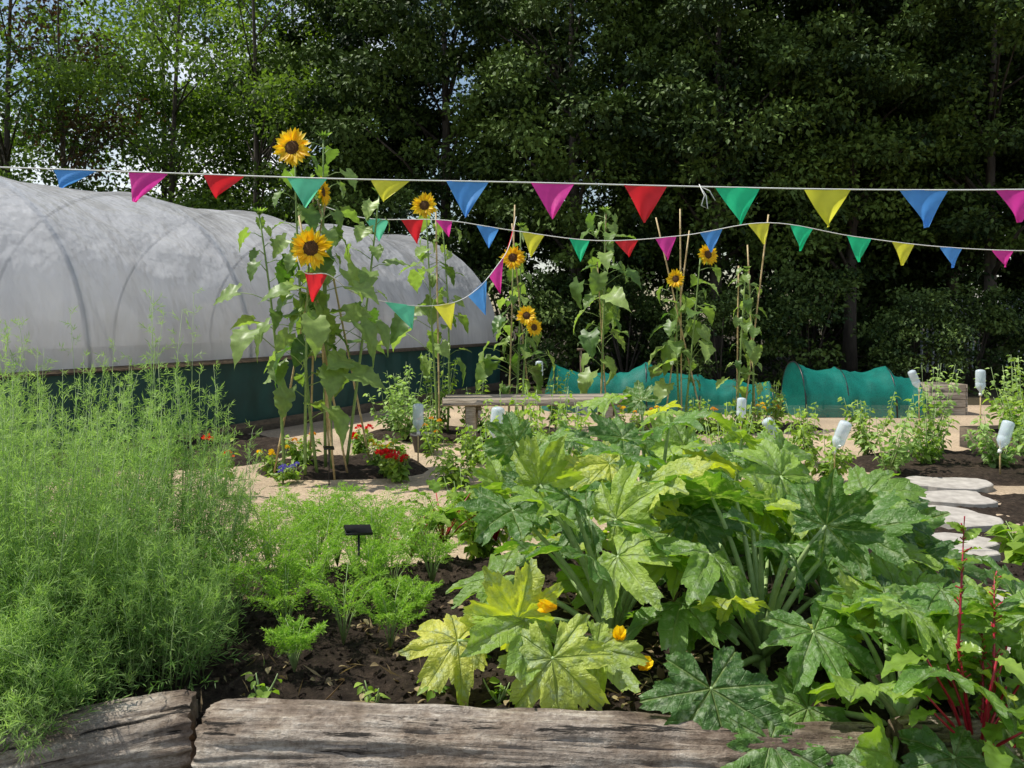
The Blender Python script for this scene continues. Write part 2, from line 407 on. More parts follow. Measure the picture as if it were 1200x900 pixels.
lowbed('stepping_bed_soil', 3.9, 6.2, 1.7, 1.3, .02)

g = Geo(); n = 8000
P = np.stack([rng.uniform(-3.2, 3.9, n), rng.uniform(2.8, 5.6, n), np.zeros(n)], 1)
P[:, 2] = [bedz(x, y) + .004 for x, y in P[:, :2]]
clod = tmpl([(1, 0, 0), (-.5, .8, .1), (-.5, -.9, 0), (0, 0, .8), (.1, .1, -.6), (.5, .7, .3)], [(0, 5, 3), (5, 1, 3), (1, 2, 3), (2, 0, 3), (0, 2, 4), (2, 1, 4), (1, 5, 4), (5, 0, 4)])
sc = rng.uniform(.004, .016, n) * rng.choice([1, 1, 1, 1.8], n)
g.scatter(clod, frames(rdir(n), rdir(n), sc), P, rng.random(n))
clods = g.build('soil_clods', [M['soil']], smooth=False); T(clods, 'crumbly dark soil clods and bark bits', 'soil', kind='stuff')
g = Geo(); n = 1800
P = np.stack([rng.uniform(-3.2, 4.5, n), rng.uniform(5.3, 9.5, n), np.full(n, .008)], 1)
g.scatter(clod, frames(rdir(n), rdir(n), rng.uniform(.003, .009, n)), P, rng.random(n))
pb = g.build('path_pebbles', [M['gravel']], smooth=False); T(pb, 'loose pale pebbles on the sandy path', 'gravel', kind='stuff')
g = Geo(); n = 420
P = np.stack([rng.normal(.6, .9, n), rng.uniform(2.85, 4.2, n), np.zeros(n)], 1); P[:, 2] = [bedz(x, y) + .015 for x, y in P[:, :2]]
D = rdir(n); D[:, 2] *= .25
g.scatter(OVAL, frames(D, rdir(n) * .5 + [0, 0, 1], rng.uniform(.02, .06, n)), P, rng.random(n))
g.scatter(NARROW, frames(rdir(n), rdir(n), rng.uniform(.04, .12, n)), P + [.03, 0, 0.01], rng.random(n))
T(g.build('leaf_litter', [M['straw']]), 'dry straw coloured leaf litter on soil', 'leaf litter', kind='stuff')

# ------------------------------------------------------------------ trees
def crown_geo(seed, c, rx, rz, ncl, nl, ls, clr=(.5, .95), shell=.45, cut=-.22):
    rg = np.random.default_rng(seed); g = Geo(); ct = []
    while len(ct) < ncl:
        v = rg.normal(size=3); v /= np.linalg.norm(v); q = v * (shell + (1 - shell) * rg.random() ** .6)
        p = Vector((q[0] * rx, q[1] * rx, q[2] * rz))
        if noise.noise(p * .45 + Vector((seed, 0, 0))) < cut: continue
        ct.append(np.array(p) * (1 + .18 * noise.noise(p * .8)))
    ct = np.array(ct)
    for k in range(ncl):
        rr = rg.uniform(*clr); v = rg.normal(size=(nl, 3)); v /= np.linalg.norm(v, axis=1, keepdims=True)
        v *= (rg.random(nl) ** .45)[:, None]
        P = ct[k] + v * np.array([rr, rr, rr * .5]) + np.array(c)
        P[:, 2] -= .3 * (v[:, 0] ** 2 + v[:, 1] ** 2) * rr
        D = v + rg.normal(size=(nl, 3)) * .8 + np.array([0, 0, -.35])
        Up = rg.normal(size=(nl, 3)) * .55 + np.array([0, 0, 1])
        tint = rg.uniform(.0, .85) + v[:, 2] * .3 + rg.normal(size=nl) * .12  # some clumps and all clump tops tinted lighter: sunlight painted into leaf colour
        g.scatter(KITE, frames(D, Up, rg.uniform(.6, 1.35, nl) * ls), P, tint)
    return g, ct + np.array(c)
def trunk_geo(seed, H, r0, ct):
    rd = random.Random(seed); g = Geo(); pts = []; rr = []
    for i in range(10):
        t = i / 9; pts.append((math.sin(t * 3 + seed) * .18 * t, math.cos(t * 2.3 + seed) * .18 * t, H * t)); rr.append(r0 * (1.25 if i == 0 else 1) * (1 - .85 * t))
    g.tube(pts, rr, 10)
    idx = rd.sample(range(len(ct)), min(20, len(ct)))
    for k in idx:
        e = Vector(ct[k]); z0 = max(H * .18, min(H * .9, e.z - 1.2 - rd.random())); t = z0 / H
        s0 = Vector((math.sin(t * 3 + seed) * .18 * t, math.cos(t * 2.3 + seed) * .18 * t, z0)); mid = s0.lerp(e, .5) + Vector((0, 0, .25))
        r1 = r0 * (1 - .8 * t) * .42
        g.tube([s0, mid, e], [r1, r1 * .6, r1 * .2], 6)
    return g
def tree(seed, H, r0, zc, rx, rz, ncl, nl, ls, mat, label, cut=-.22, clr=(.5, .95)):
    e = empty('tree', (0, 0, 0)); g, ct = crown_geo(seed, (0, 0, zc), rx, rz, ncl, nl, ls, clr, cut=cut)
    g.build('crown', [mat], parent=e, smooth=False)
    trunk_geo(seed, H, r0, ct).build('trunk', [M['bark']], parent=e)
    return T(e, label, 'tree', 'trees around the garden')
LB = 'tall dark green broadleaf tree behind the garden'
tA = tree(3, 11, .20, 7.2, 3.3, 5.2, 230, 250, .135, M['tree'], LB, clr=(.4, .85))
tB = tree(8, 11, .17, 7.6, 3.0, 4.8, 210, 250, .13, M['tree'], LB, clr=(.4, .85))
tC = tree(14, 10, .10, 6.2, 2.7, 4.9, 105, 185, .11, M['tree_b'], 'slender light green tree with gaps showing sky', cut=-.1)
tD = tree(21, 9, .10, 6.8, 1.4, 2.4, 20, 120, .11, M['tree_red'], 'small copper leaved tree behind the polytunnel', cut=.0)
def place(o, first, rest):
    o.location = first[0]; o.rotation_euler = (0, 0, first[1]); o.scale = (first[2],) * 3
    for p, rz, s in rest: clone(o, p, rz, s)
place(tA, ((1.6, 20.5, 0), .3, 1.0), [((-1.9, 22.5, 0), 2.1, 1.05), ((5.0, 20.0, 0), 4.2, .97), ((3.5, 26, 0), 1.2, 1.3),
   ((9.5, 27, 0), 3.3, 1.3), ((16.0, 26, 0), .9, 1.2)])
place(tB, ((8.4, 20.4, 0), .8, 1.0), [((11.6, 19.8, 0), 3.0, 1.0), ((15.2, 20.8, 0), 5.0, .97), ((-4.9, 24.5, 0), 1.7, 1.05), ((6.7, 23.2, 0), 2.2, 1.1), ((12.8, 23.8, 0), 4.4, 1.1)])
place(tC, ((-7.4, 23.5, 0), .8, 1.3), [((-10.2, 24.5, 0), 2.8, 1.3), ((-14.4, 23.5, 0), 4.2, 1.35), ((-12.4, 29, 0), 1.0, 1.5), ((-7.5, 29, 0), 5.5, 1.55), ((-17.8, 28, 0), 3.7, 1.5)])
place(tD, ((-12.3, 22.6, 0), .5, 1.2), [])

def shrub(seed, rx, rz, ncl, nl, ls, mat, label):
    g, ct = crown_geo(seed, (0, 0, rz * .85), rx, rz, ncl, nl, ls, (.3, .55), .5)
    e = empty('shrub', (0, 0, 0)); g.build('foliage', [mat], parent=e, smooth=False)
    g = Geo()
    for k in range(0, len(ct), 5): g.tube([(0, 0, 0), Vector(ct[k]) * .5 + Vector((0, 0, .1)), ct[k]], [.035, .02, .008], 5)
    g.build('branches', [M['bark']], parent=e)
    return T(e, label, 'shrub', 'shrubs under the trees')
sA = shrub(31, 1.6, 1.5, 64, 130, .105, M['shrub'], 'dense green shrub growing under the trees')
place(sA, ((-2.6, 20.5, 0), 0, 1.1), [((.2, 18.6, 0), 1, 1.0), ((2.6, 18.8, 0), 2, .95), ((4.4, 17.4, 0), 3.2, .8), ((6.6, 18.2, 0), 4, 1.0), ((8.6, 17.4, 0), 5, .8), ((10.4, 18.4, 0), .5, .85),
  ((3.8, 23.5, 0), 3, 1.7), ((0, 24.5, 0), 4, 1.7), ((9.0, 24.8, 0), 1, 1.9), ((13.0, 26.5, 0), 2, 2.1), ((17.5, 24.5, 0), 2, 1.9), ((-6, 22.5, 0), 2, 1.4), ((-9.5, 22.5, 0), 3, 1.4), ((-14.5, 21, 0), 4, 1.4),
  ((6.5, 29.5, 0), 1.5, 2.6), ((11.5, 30.5, 0), .3, 2.7), ((16.8, 30.5, 0), 2.3, 2.7), ((14.2, 21.8, 0), 4.1, .9)])

e = empty('metal_fence', (14.5, 23, 0)); T(e, 'grey metal palisade fence among the trees', 'fence')
for k in range(34):
    g = Geo(); x = 11.5 + k * .16; g.box((x, 23, 1.05), (.07, .02, 2.1), mat=0); g.build('pale', [M['metal']], (14.5, 23, 0), e)
g = Geo(); g.box((14.2, 23.035, .5), (5.6, .04, .06)); g.build('rail', [M['metal']], (14.5, 23, 0), e)
g = Geo(); g.box((14.2, 23.035, 1.75), (5.6, .04, .06)); g.build('rail', [M['metal']], (14.5, 23, 0), e)

# ------------------------------------------------------------------ polytunnel
ax = Vector((.447, .894, 0)); nn = Vector((-.894, .447, 0))
def tb(Y): return Vector((-9.2 + .5 * Y, Y, 0))
hoopY = [4.7 + 2.18 * i for i in range(7)]
O = tb(11.0); e = empty('polytunnel', O); T(e, 'long polytunnel with milky plastic cover and green net sides', 'greenhouse')
HW = 3.0
def prof(ph, sh=0): return (HW - (HW - sh) * math.cos(ph), 1.0 + (2.5 - sh) * math.sin(ph) ** .92 if 0 < ph < math.pi else 1.0)
g = Geo(); V = []; F = []; SG = 20; ni = (len(hoopY) - 1) * SG + 1; nj = 90
for i in range(ni):
    Y = hoopY[0] + 2.18 * i / SG; fr = (i % SG) / SG
    sag = .10 * math.sin(math.pi * fr) ** .8
    ii = i * 16 / SG
    for j in range(nj + 1):
        ph = math.pi * j / nj; jj = j * 72 / nj
        edge = abs(fr - .5) * 2
        wr = .05 * noise.noise(Vector((ii * .16, jj * .09, 1))) + .06 * max(0, noise.noise(Vector(((ii + jj * .55) * .34, (jj - ii * .4) * .05, 7)))) + .016 * math.sin(jj * 1.0 + ii * .5) * (1 - edge) * (1 if jj < 22 else .3)
        s_, z = prof(ph, sag + wr * (.15 + math.sin(math.pi * fr))); p = tb(Y) + nn * s_; V.append((p.x, p.y, z))
for i in range(ni - 1):
    for j in range(nj):
        a = i * (nj + 1) + j; F.append((a, a + 1, a + nj + 2, a + nj + 1))
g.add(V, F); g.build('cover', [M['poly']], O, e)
for Y in hoopY:
    g = Geo(); pts = [tb(Y)]
    for j in range(0, 41):
        s_, z = prof(math.pi * j / 40, .035); p = tb(Y) + nn * s_; pts.append((p.x, p.y, z))
    pts.append(tb(Y) + nn * 2 * HW); g.tube(pts, .028, 8); g.build('hoop', [M['hoop']], O, e)
def wallnet(side):
    g = Geo(); V = []; F = []; n = 160
    for i in range(n + 1):
        Y = hoopY[0] + (hoopY[-1] - hoopY[0]) * i / n; wv = .025 * math.sin(i * 1.1) + .02 * math.sin(i * 2.7)
        for k, z in enumerate((.0, .35, .7, .98)):
            p = tb(Y) + nn * (side * (2 * HW + .05) - .04 * (1 - side) + (wv if k in (1, 2) else 0)); V.append((p.x, p.y, z))
    for i in range(n):
        for k in range(3): a = i * 4 + k; F.append((a, a + 1, a + 5, a + 4))
    g.add(V, F); g.build('side_netting', [M['netdark']], O, e)
wallnet(0); wallnet(1)
ang = math.atan2(ax.y, ax.x); Ltot = (tb(hoopY[-1]) - tb(hoopY[0])).length; mid = (tb(hoopY[-1]) + tb(hoopY[0])) / 2
for s_ in (-.08, 2 * HW + .10):
    g = Geo(); c = mid + nn * s_; g.box((c.x, c.y, 1.0), (Ltot, .04, .06), ang); g.build('rail', [M['timber_dark']], O, e)
    g = Geo(); g.box((c.x, c.y, .08), (Ltot, .04, .16), ang); g.build('base_board', [M['timber_dark']], O, e)
for Y in (hoopY[0], hoopY[-1]):
    g = Geo(); V = [tuple(tb(Y) + nn * HW + Vector((0, 0, .9)))]; F = []
    ring = [tb(Y)] + [tb(Y) + nn * prof(math.pi * j / 24)[0] + Vector((0, 0, prof(math.pi * j / 24)[1])) for j in range(25)] + [tb(Y) + nn * 2 * HW]
    V += [tuple(q) for q in ring]
    for j in range(len(ring) - 1): F.append((0, j + 1, j + 2))
    g.add(V, F); g.build('end_wall', [M['poly']], O, e)
    g = Geo(); c = tb(Y) + nn * HW + ax * (-.06 if Y < 8 else .06)
    for dx in (-.65, .65): q = c + nn * dx; g.box((q.x, q.y, 1.05), (.07, .07, 2.1), ang)
    g.box((c.x, c.y, 2.13), (.07, 1.4, .07), ang); g.build('door_frame', [M['timber_dark']], O, e)

# ------------------------------------------------------------------ net cloches
def cloche(pts, hs, ws, label):
    O = Vector(pts[0]); e = empty('netted_cloche', O); T(e, label, 'cloche', 'netted cloches')
    n = (len(pts) - 1) * 10; V = []; F = []; nj = 20
    for i in range(n + 1):
        t = i / 10; k = min(int(t), len(pts) - 2); f = t - k
        p = Vector(pts[k]).lerp(Vector(pts[k + 1]), f); h = hs[k] * (1 - f) + hs[k + 1] * f; wd = ws[k] * (1 - f) + ws[k + 1] * f
        sag = 1 - .13 * math.sin(math.pi * f)
        d = (Vector(pts[k + 1]) - Vector(pts[k])).normalized(); sd = Vector((d.y, -d.x, 0))
        for j in range(nj + 1):
            ph = math.pi * j / nj; wr = .04 * noise.noise(Vector((i * .6, j * .5, 2)))
            q = p + sd * (math.cos(ph) * (wd + wr)); V.append((q.x, q.y, max(.01, (h * sag + wr) * math.sin(ph) ** .75)))
    for i in range(n):
        for j in range(nj): a = i * (nj + 1) + j; F.append((a, a + 1, a + nj + 2, a + nj + 1))
    for (i0, sgn) in ((0, -1), (n, 1)):
        d = (Vector(pts[1]) - Vector(pts[0])).normalized(); base = Vector(pts[0 if i0 == 0 else -1]) + d * sgn * .22
        V.append((base.x, base.y, .01)); ci = len(V) - 1
        for j in range(nj): F.append((ci, i0 * (nj + 1) + j, i0 * (nj + 1) + j + 1))
    g = Geo(); g.add(V, F); g.build('net_cover', [M['net']], O, e)
    for k, p in enumerate(pts):
        d = (Vector(pts[min(k + 1, len(pts) - 1)]) - Vector(pts[max(k - 1, 0)])).normalized(); sd = Vector((d.y, -d.x, 0)); g = Geo()
        g.tube([Vector(p) + sd * math.cos(math.pi * j / 16) * ws[k] * .99 + Vector((0, 0, (hs[k] - .008) * math.sin(math.pi * j / 16) ** .75)) for j in range(17)], .012, 6)
        g.build('hoop', [M['plastic_black']], O, e)
cloche([(.7, 13.9, 0), (1.55, 13.9, 0), (2.25, 13.8, 0), (3.1, 13.7, 0), (3.7, 13.6, 0), (4.25, 13.5, 0)], [.80, .64, .82, .62, .56, .50], [.45] * 6, 'low cloche tunnel of teal netting over sagging hoops')
cloche([(4.6, 13.4, 0), (5.3, 13.4, 0), (6.05, 13.35, 0), (6.5, 13.3, 0)], [.86, .76, .78, .60], [.6] * 4, 'teal net cloche with taller rounded hoops')

# ------------------------------------------------------------------ bench
O = Vector((.35, 10.1, 0)); e = empty('rustic_bench', O); T(e, 'weathered wooden plank bench on chunky trestle legs', 'bench')
rz = R(3)
for k, dy in enumerate((-.16, .16)):
    g = Geo(); g.box((.35 + dy * -.05, 10.1 + dy, .565), (2.4 - .06 * k, .30, .085), rz, bev=.012); g.build('seat_plank', [M['timber']], O, e)
for x in (-.5, 1.15):
    y = 10.1 + (x - .35) * math.tan(rz)
    for dy in (-.2, .2):
        g = Geo(); g.box((x, y + dy, .26), (.13, .12, .52), rz, bev=.01, tilt=Matrix.Rotation(-dy * .6, 3, 'X')); g.build('leg', [M['timber']], O, e)
    g = Geo(); g.box((x + .10, y, .42), (.05, .62, .09), rz, bev=.008); g.build('crossbar', [M['timber']], O, e)

# ------------------------------------------------------------------ logs
def log(a, b_, r, seed, label):
    a = Vector(a); b_ = Vector(b_); d = (b_ - a); Ln = d.length; d.normalize()
    g = Geo(); n = 130; mseg = 170; V = []; F = []
    for i in range(mseg + 1):
        t = i / mseg
        for j in range(n):
            th = 2 * math.pi * j / n
            q = Vector((math.cos(th) * 2.2, math.sin(th) * 2.2, t * Ln * 1.2 + seed))
            rr = r * (1 + .12 * noise.noise(q * .6) + .10 * noise.noise(Vector((q.x * 1.3, q.y * 1.3, q.z * 2.6))) + .05 * noise.noise(q * 3.4) + .03 * noise.noise(q * 9))
            for fr, off, am in ((4, 7, .30), (7, 19, .16)):
                crack = 1 - abs(noise.noise(Vector((q.x * fr / 2.2, q.y * fr / 2.2, q.z * .55 + off)))) * 11
                if crack > 0: rr -= r * am * crack * max(0, noise.noise(q * .9 + Vector((off, 0, 0))) + .3)
            e_ = min(t, 1 - t) * Ln
            if e_ < .03: rr *= .92 + .08 * (e_ / .03) + .03 * noise.noise(q * 5)
            V.append((t * Ln + (.02 * noise.noise(q * 2.5) if i in (0, mseg) else 0), math.cos(th) * rr, math.sin(th) * rr + .025 * math.sin(t * 3.4 + seed)))
    for i in range(mseg):
        for j in range(n): F.append((i * n + j, i * n + (j + 1) % n, (i + 1) * n + (j + 1) % n, (i + 1) * n + j))
    g.add(V, F, 0)
    for i0, x in ((0, -.004), (mseg, Ln + .004)):
        rows = [V[i0 * n + j] for j in range(n)]
        W = rows + [(x + U(-.006, .006), p[1] * .6, p[2] * .6) for p in rows] + [(x, 0, 0)]
        FF = [(j, (j + 1) % n, n + (j + 1) % n, n + j) for j in range(n)] + [(n + j, n + (j + 1) % n, 2 * n) for j in range(n)]
        g.add(W, FF, 1)
    ob = g.build('log', [M['log'], M['logend']])
    ob.location = a; ob.rotation_euler = (0, -math.asin(d.z), math.atan2(d.y, d.x))
    return T(ob, label, 'log', 'logs edging the raised bed')
log((-1.00, 2.70, .155), (1.2, 2.66, .145), .135, 1.0, 'long barkless weathered log edging the soil bed')
log((-2.45, 2.46, .02), (-1.09, 2.82, .14), .135, 5.0, 'shorter pale log under the feathery bush')
log((1.27, 2.68, .14), (3.3, 2.85, .14), .13, 9.0, 'log edging the bed beneath courgette leaves')

# ------------------------------------------------------------------ feathery bush
def feather_bush(base, n_st, spread, H, seed, label, hmin=.6, spill=0):
    rg = np.random.default_rng(seed); g = Geo(); gs = Geo(); bx, by, bz = base
    LP = []; LD = []; LS = []; LT = []
    for k in range(n_st):
        a = rg.uniform(0, 2 * math.pi); rr = rg.random() ** .5; h = H * (rg.uniform(hmin, 1.08)) * (1 - .35 * rr * rr)
        b0 = np.array([bx + math.cos(a) * rr * .2, by + math.sin(a) * rr * .2, bz])
        tp = np.array([bx + math.cos(a) * rr * spread, by + math.sin(a) * rr * spread * .8 - spill * rg.random(), bz + h])
        c1 = b0 * .5 + tp * .5 + np.array([math.cos(a), math.sin(a), 0]) * spread * .18 * rr + rg.normal(size=3) * .06 + np.array([0, 0, spill * .5])
        def q(t): return (1 - t) ** 2 * b0 + 2 * t * (1 - t) * c1 + t * t * tp
        gs.tube([q(t) for t in (0, .33, .66, 1)], [.003, .0023, .0016, .0008], 4)
        nb = 24; st = rg.normal() * .18
        for i in range(nb):
            t = .08 + .92 * (i + rg.random()) / nb; p = q(min(t, 1)); ln = (.19 * (1 - t) + .035) * rg.uniform(.7, 1.5)
            dd = rg.normal(size=3) * .65 + np.array([0, 0, .75]) + (tp - b0) * .15; dd /= np.linalg.norm(dd)
            m_ = 12
            tt = rg.random(m_); P = p + dd * (tt * ln)[:, None]
            D = rg.normal(size=(m_, 3)) * .65 + dd
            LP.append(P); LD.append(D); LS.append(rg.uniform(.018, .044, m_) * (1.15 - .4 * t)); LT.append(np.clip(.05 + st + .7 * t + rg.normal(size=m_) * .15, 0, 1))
    P = np.concatenate(LP); g.scatter(NARROW, frames(np.concatenate(LD), rg.normal(size=(len(P), 3)), np.concatenate(LS) * 1.15), P, np.concatenate(LT))
    e = empty('herb_bush', base); g.build('foliage', [M['feather']], base, e, False); gs.build('stems', [M['palestem']], base, e)
    return T(e, label, 'herb bush', 'feathery herb bushes')
FB = 'bushy pale green herb with fine feathery leaves'
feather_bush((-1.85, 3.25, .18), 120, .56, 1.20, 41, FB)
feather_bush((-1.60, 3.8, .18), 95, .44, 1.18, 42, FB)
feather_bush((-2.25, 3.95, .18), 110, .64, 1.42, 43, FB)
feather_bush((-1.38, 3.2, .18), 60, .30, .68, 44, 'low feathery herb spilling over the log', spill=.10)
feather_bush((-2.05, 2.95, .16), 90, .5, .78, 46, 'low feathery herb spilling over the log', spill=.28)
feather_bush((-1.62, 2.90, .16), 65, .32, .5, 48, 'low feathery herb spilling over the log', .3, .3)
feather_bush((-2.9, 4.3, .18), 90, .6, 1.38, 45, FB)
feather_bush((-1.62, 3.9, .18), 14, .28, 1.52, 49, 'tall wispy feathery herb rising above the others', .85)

# ------------------------------------------------------------------ carrots
def carrot(base, h, seed, nf=13):
    rg = np.random.default_rng(seed); g = Geo(); gs = Geo(); b0 = np.array(base)
    LP = []; LD = []; LS = []
    for k in range(nf):
        a = k * 2.4 + rg.random(); sp = rg.uniform(.2, .6) * h; hh = h * rg.uniform(.6, 1)
        tp = b0 + np.array([math.cos(a) * sp, math.sin(a) * sp, hh]); c1 = b0 + np.array([math.cos(a) * sp * .25, math.sin(a) * sp * .25, hh * .85])
        def q(t): return (1 - t) ** 2 * b0 + 2 * t * (1 - t) * c1 + t * t * tp
        gs.tube([q(t) for t in (0, .35, .7, 1)], [.003, .0025, .002, .001], 4)
        ta = q(1) - q(.8); ta /= np.linalg.norm(ta); sd = np.cross(ta, [0, 0, 1]); sd /= np.linalg.norm(sd) + 1e-9
        for i in range(13):
            t = .42 + .58 * i / 12; p = q(t); ln = h * .22 * (1.1 - t) + .010
            for s in (-1, 1):
                dd = sd * s + ta * .6 + rg.normal(size=3) * .2; m_ = 9; tt = rg.random(m_)
                LP.append(p + dd * (tt * ln)[:, None]); LD.append(dd + rg.normal(size=(m_, 3)) * .7); LS.append(rg.uniform(.011, .024, m_))
    P = np.concatenate(LP); g.scatter((NARROW[0] * np.array([2.2, 1, 1]), NARROW[1], NARROW[2]), frames(np.concatenate(LD), rg.normal(size=(len(P), 3)), np.concatenate(LS)), P, np.clip(rg.normal(.6, .2, len(P)), 0, 1))
    e = empty('carrot_plant', base); g.build('foliage', [M['carrot']], base, e, False); gs.build('stems', [M['palestem']], base, e)
    return T(e, 'young carrot plant with bright ferny leaves in soil', 'carrot plant', 'carrot plants in the soil bed')
for k, (x, y, h) in enumerate([(-.98, 4.6, .46), (-.75, 4.7, .44), (-1.2, 4.9, .46), (-.5, 4.75, .38), (-.97, 4.2, .44), (-.72, 4.3, .40), (-1.2, 4.35, .46), (-.92, 3.85, .40), (-.68, 3.9, .34), (-1.15, 3.95, .44),
      (-.72, 3.5, .32), (-.98, 3.55, .36), (-.52, 3.5, .26), (-.42, 4.3, .30), (-1.4, 4.7, .46), (-.85, 5.0, .42), (-.5, 5.0, .34), (-.45, 3.8, .22), (-.85, 3.2, .20), (-1.22, 3.6, .42), (-.85, 4.45, .44), (-1.08, 4.55, .46), (-.6, 4.1, .34), (-1.05, 3.75, .40)]):
    carrot((x, y, bedz(x, y)), h * U(.95, 1.1), 60 + k)

# ------------------------------------------------------------------ courgettes
LOBES = [(0, 1.05), (45, .98), (-45, .98), (90, .86), (-90, .86), (134, .70), (-134, .70)]
def courg_tmpl(seed):
    rd = random.Random(seed); V = []; F = []; A = []; nth = 163; nr = 10
    lob = [(math.radians(a + rd.uniform(-4, 4)), l * rd.uniform(.88, 1.08), rd.uniform(.30, .52)) for a, l in LOBES]; ph = [rd.uniform(0, 6.28) for _ in range(6)]
    dr = rd.uniform(.05, .45); cup = rd.uniform(-.05, .15)
    ths = [R(-162 + 2 * i) for i in range(nth)]
    for i, th in enumerate(ths):
        best = 0
        for a, l, dp in lob:
            d = abs(th - a) / R(23)
            v = l * (1 - dp * min(1.1, d) ** 2.2 + .05 * math.exp(-(d * 23 / 5) ** 2))
            if d > 1.1: v *= .93
            best = max(best, v)
        saw = ((i * .19 + ph[0]) % 1)
        teeth = .17 * (saw if saw < .7 else (1 - saw) / .3 * .7) - .06 + (.016 if i % 2 else -.016)
        rr = best * (1 + teeth + .05 * math.sin(i * .43 + ph[1]))
        dn = min(abs(th - a) for a, l, dp in lob)
        for k in range(nr):
            rho = (k / (nr - 1)) ** .85 if k else .02
            ro = rho * rr; x = ro * math.sin(th); y = ro * math.cos(th); perp = ro * math.sin(min(dn, 1.2))
            z = .38 * perp - dr * ro * ro + cup * ro + .14 * ro * ro * math.sin(2 * th + ph[2]) + .09 * ro ** 3 * math.sin(5 * th + ph[3]) + .06 * ro ** 3 * math.sin(13 * th + ph[4])
            z += .07 * noise.noise(Vector((x * 4, y * 4, seed * 3.3))) * ro + .05 * noise.noise(Vector((x * 10, y * 10, seed)))
            V.append((x, y, z)); A.append((perp, ro))
    for i in range(nth - 1):
        for k in range(nr - 1): a = i * nr + k; F.append((a, a + nr, a + nr + 1, a + 1))
    return tmpl(V, F, A)
CT = [courg_tmpl(s) for s in range(12)]
PT = rowleaf([0, .3, .6, .85, 1.0], [.1, .2, .26, .16, 0], -.15, .3)
def flower_c(p, d, parent, O, sc=.034):
    g = Geo(); d = np.array(d, float); P = np.repeat(np.array([p], float), 6, 0)
    a = np.arange(6) * math.pi / 3; x = np.cross(d, [.1, .2, 1]); x /= np.linalg.norm(x); y = np.cross(d, x)
    D = d[None] * 2.4 + np.cos(a)[:, None] * x * .35 + np.sin(a)[:, None] * y * .35
    g.scatter(PT, frames(D, -d[None] + np.cos(a)[:, None] * x + np.sin(a)[:, None] * y, np.full(6, sc * 2.1)), P, np.linspace(.1, .9, 6))
    g.build('flower', [M['petal']], O, parent)
def courgette(base, n, seed, rad=.58, hmax=.62, hmin=.22, sz=.26, extra=[], flowers=[], yellow=.2):
    rd = random.Random(seed); O = Vector(base); e = empty('courgette_plant', O)
    g = Geo(); gs = Geo(); b0 = Vector(base); items = []
    for k in range(n):
        t = (k + .5) / n; a = k * 2.39996 + seed; rr = rad * (.15 + .85 * t ** .6) * rd.uniform(.7, 1.15); h = hmin + (hmax - hmin) * (1 - t ** 1.7) * rd.uniform(.6, 1.3) + rd.uniform(-.08, .08)
        p = b0 + Vector((math.cos(a) * rr, math.sin(a) * rr, h)); out = Vector((math.cos(a), math.sin(a), rd.uniform(-.35, .8)))
        upv = Vector((math.cos(a) * .2 + rd.uniform(-.7, .7), math.sin(a) * .2 - .3 + rd.uniform(-.65, .5), .85))
        out.rotate(Matrix.Rotation(rd.uniform(-.7, .7), 3, 'Z'))
        ti = min(.72, max(0, rd.gauss(.42, .25))) if rd.random() > yellow else rd.uniform(.74, 1)
        items.append((p, out, upv, sz * rd.uniform(.6, 1.12), ti))
    items += [(Vector(p), Vector(d), Vector(u), s, ti) for p, d, u, s, ti in extra]
    for p, out, upv, s, ti in items:
        g.scatter(CT[rd.randrange(12)], frames([out], [upv], [s]), np.array([p]), np.array([ti]))
        hd = Vector((p.x - b0.x, p.y - b0.y, 0)); mid = b0 + hd * .35 + Vector((0, 0, (p.z - b0.z) * .62))
        pts = []
        for i in range(7):
            t = i / 6; pts.append(b0 * (1 - t) ** 2 + mid * 2 * t * (1 - t) + p * t * t)
        gs.tube(pts, [.015, .014, .013, .012, .010, .009, .007], 7)
    gs.tube([b0 - Vector((0, 0, .05)), b0 + Vector((0, 0, .12))], [.04, .03], 8)
    g.build('foliage', [M['courg']], O, e); gs.build('stalks', [M['palestem']], O, e)
    for p, d in flowers: flower_c(p, d, e, O)
    return T(e, 'sprawling courgette plant with big lobed mottled leaves', 'courgette plant', 'courgette plants in the soil bed')
courgette((.42, 3.5, .2), 18, 1, rad=.60, hmax=.66, sz=.23, yellow=.3,
  extra=[((.14, 2.82, .42), (.1, -.6, -.9), (-.1, -.85, .4), .24, .86), ((.02, 2.98, .5), (-.3, -.2, .55), (-.1, -.9, .35), .20, .93), ((-.2, 3.02, .40), (-.9, -.2, .0), (-.1, -.6, .9), .20, .98), ((.30, 2.9, .42), (.5, -.5, -.5), (.1, -.8, .6), .17, .8), ((.0, 3.45, .78), (-.3, -.5, .0), (.0, -.6, 1), .24, .3),
         ((.12, 3.5, .88), (.2, -.3, .5), (.1, -.9, .7), .21, .8), ((.42, 3.3, .78), (.3, -.3, .4), (.3, -.8, .8), .22, .78)],
  flowers=[((.16, 2.95, .55), (-.9, -.3, .2)), ((.38, 2.95, .42), (.1, -.4, .9)), ((.46, 2.95, .33), (.3, -.6, .6))])
courgette((1.02, 3.35, .2), 22, 2, rad=.60, hmax=.60, sz=.235, extra=[((.66, 2.72, .36), (.1, -.6, -.7), (-.05, -.7, .75), .24, .12), ((1.05, 2.85, .50), (.2, -.7, -.5), (0, -.6, 1), .22, .5), ((.82, 2.60, .25), (.3, -.7, -.6), (0, -.6, 1), .19, .4)], yellow=.18)
courgette((1.5, 3.8, .2), 18, 3, rad=.46, hmax=.54, sz=.22, yellow=.15)
courgette((.75, 4.3, .2), 22, 4, rad=.60, hmax=.70, sz=.22, yellow=.28)
courgette((1.25, 4.7, .2), 19, 5, rad=.52, hmax=.62, sz=.21, yellow=.15)
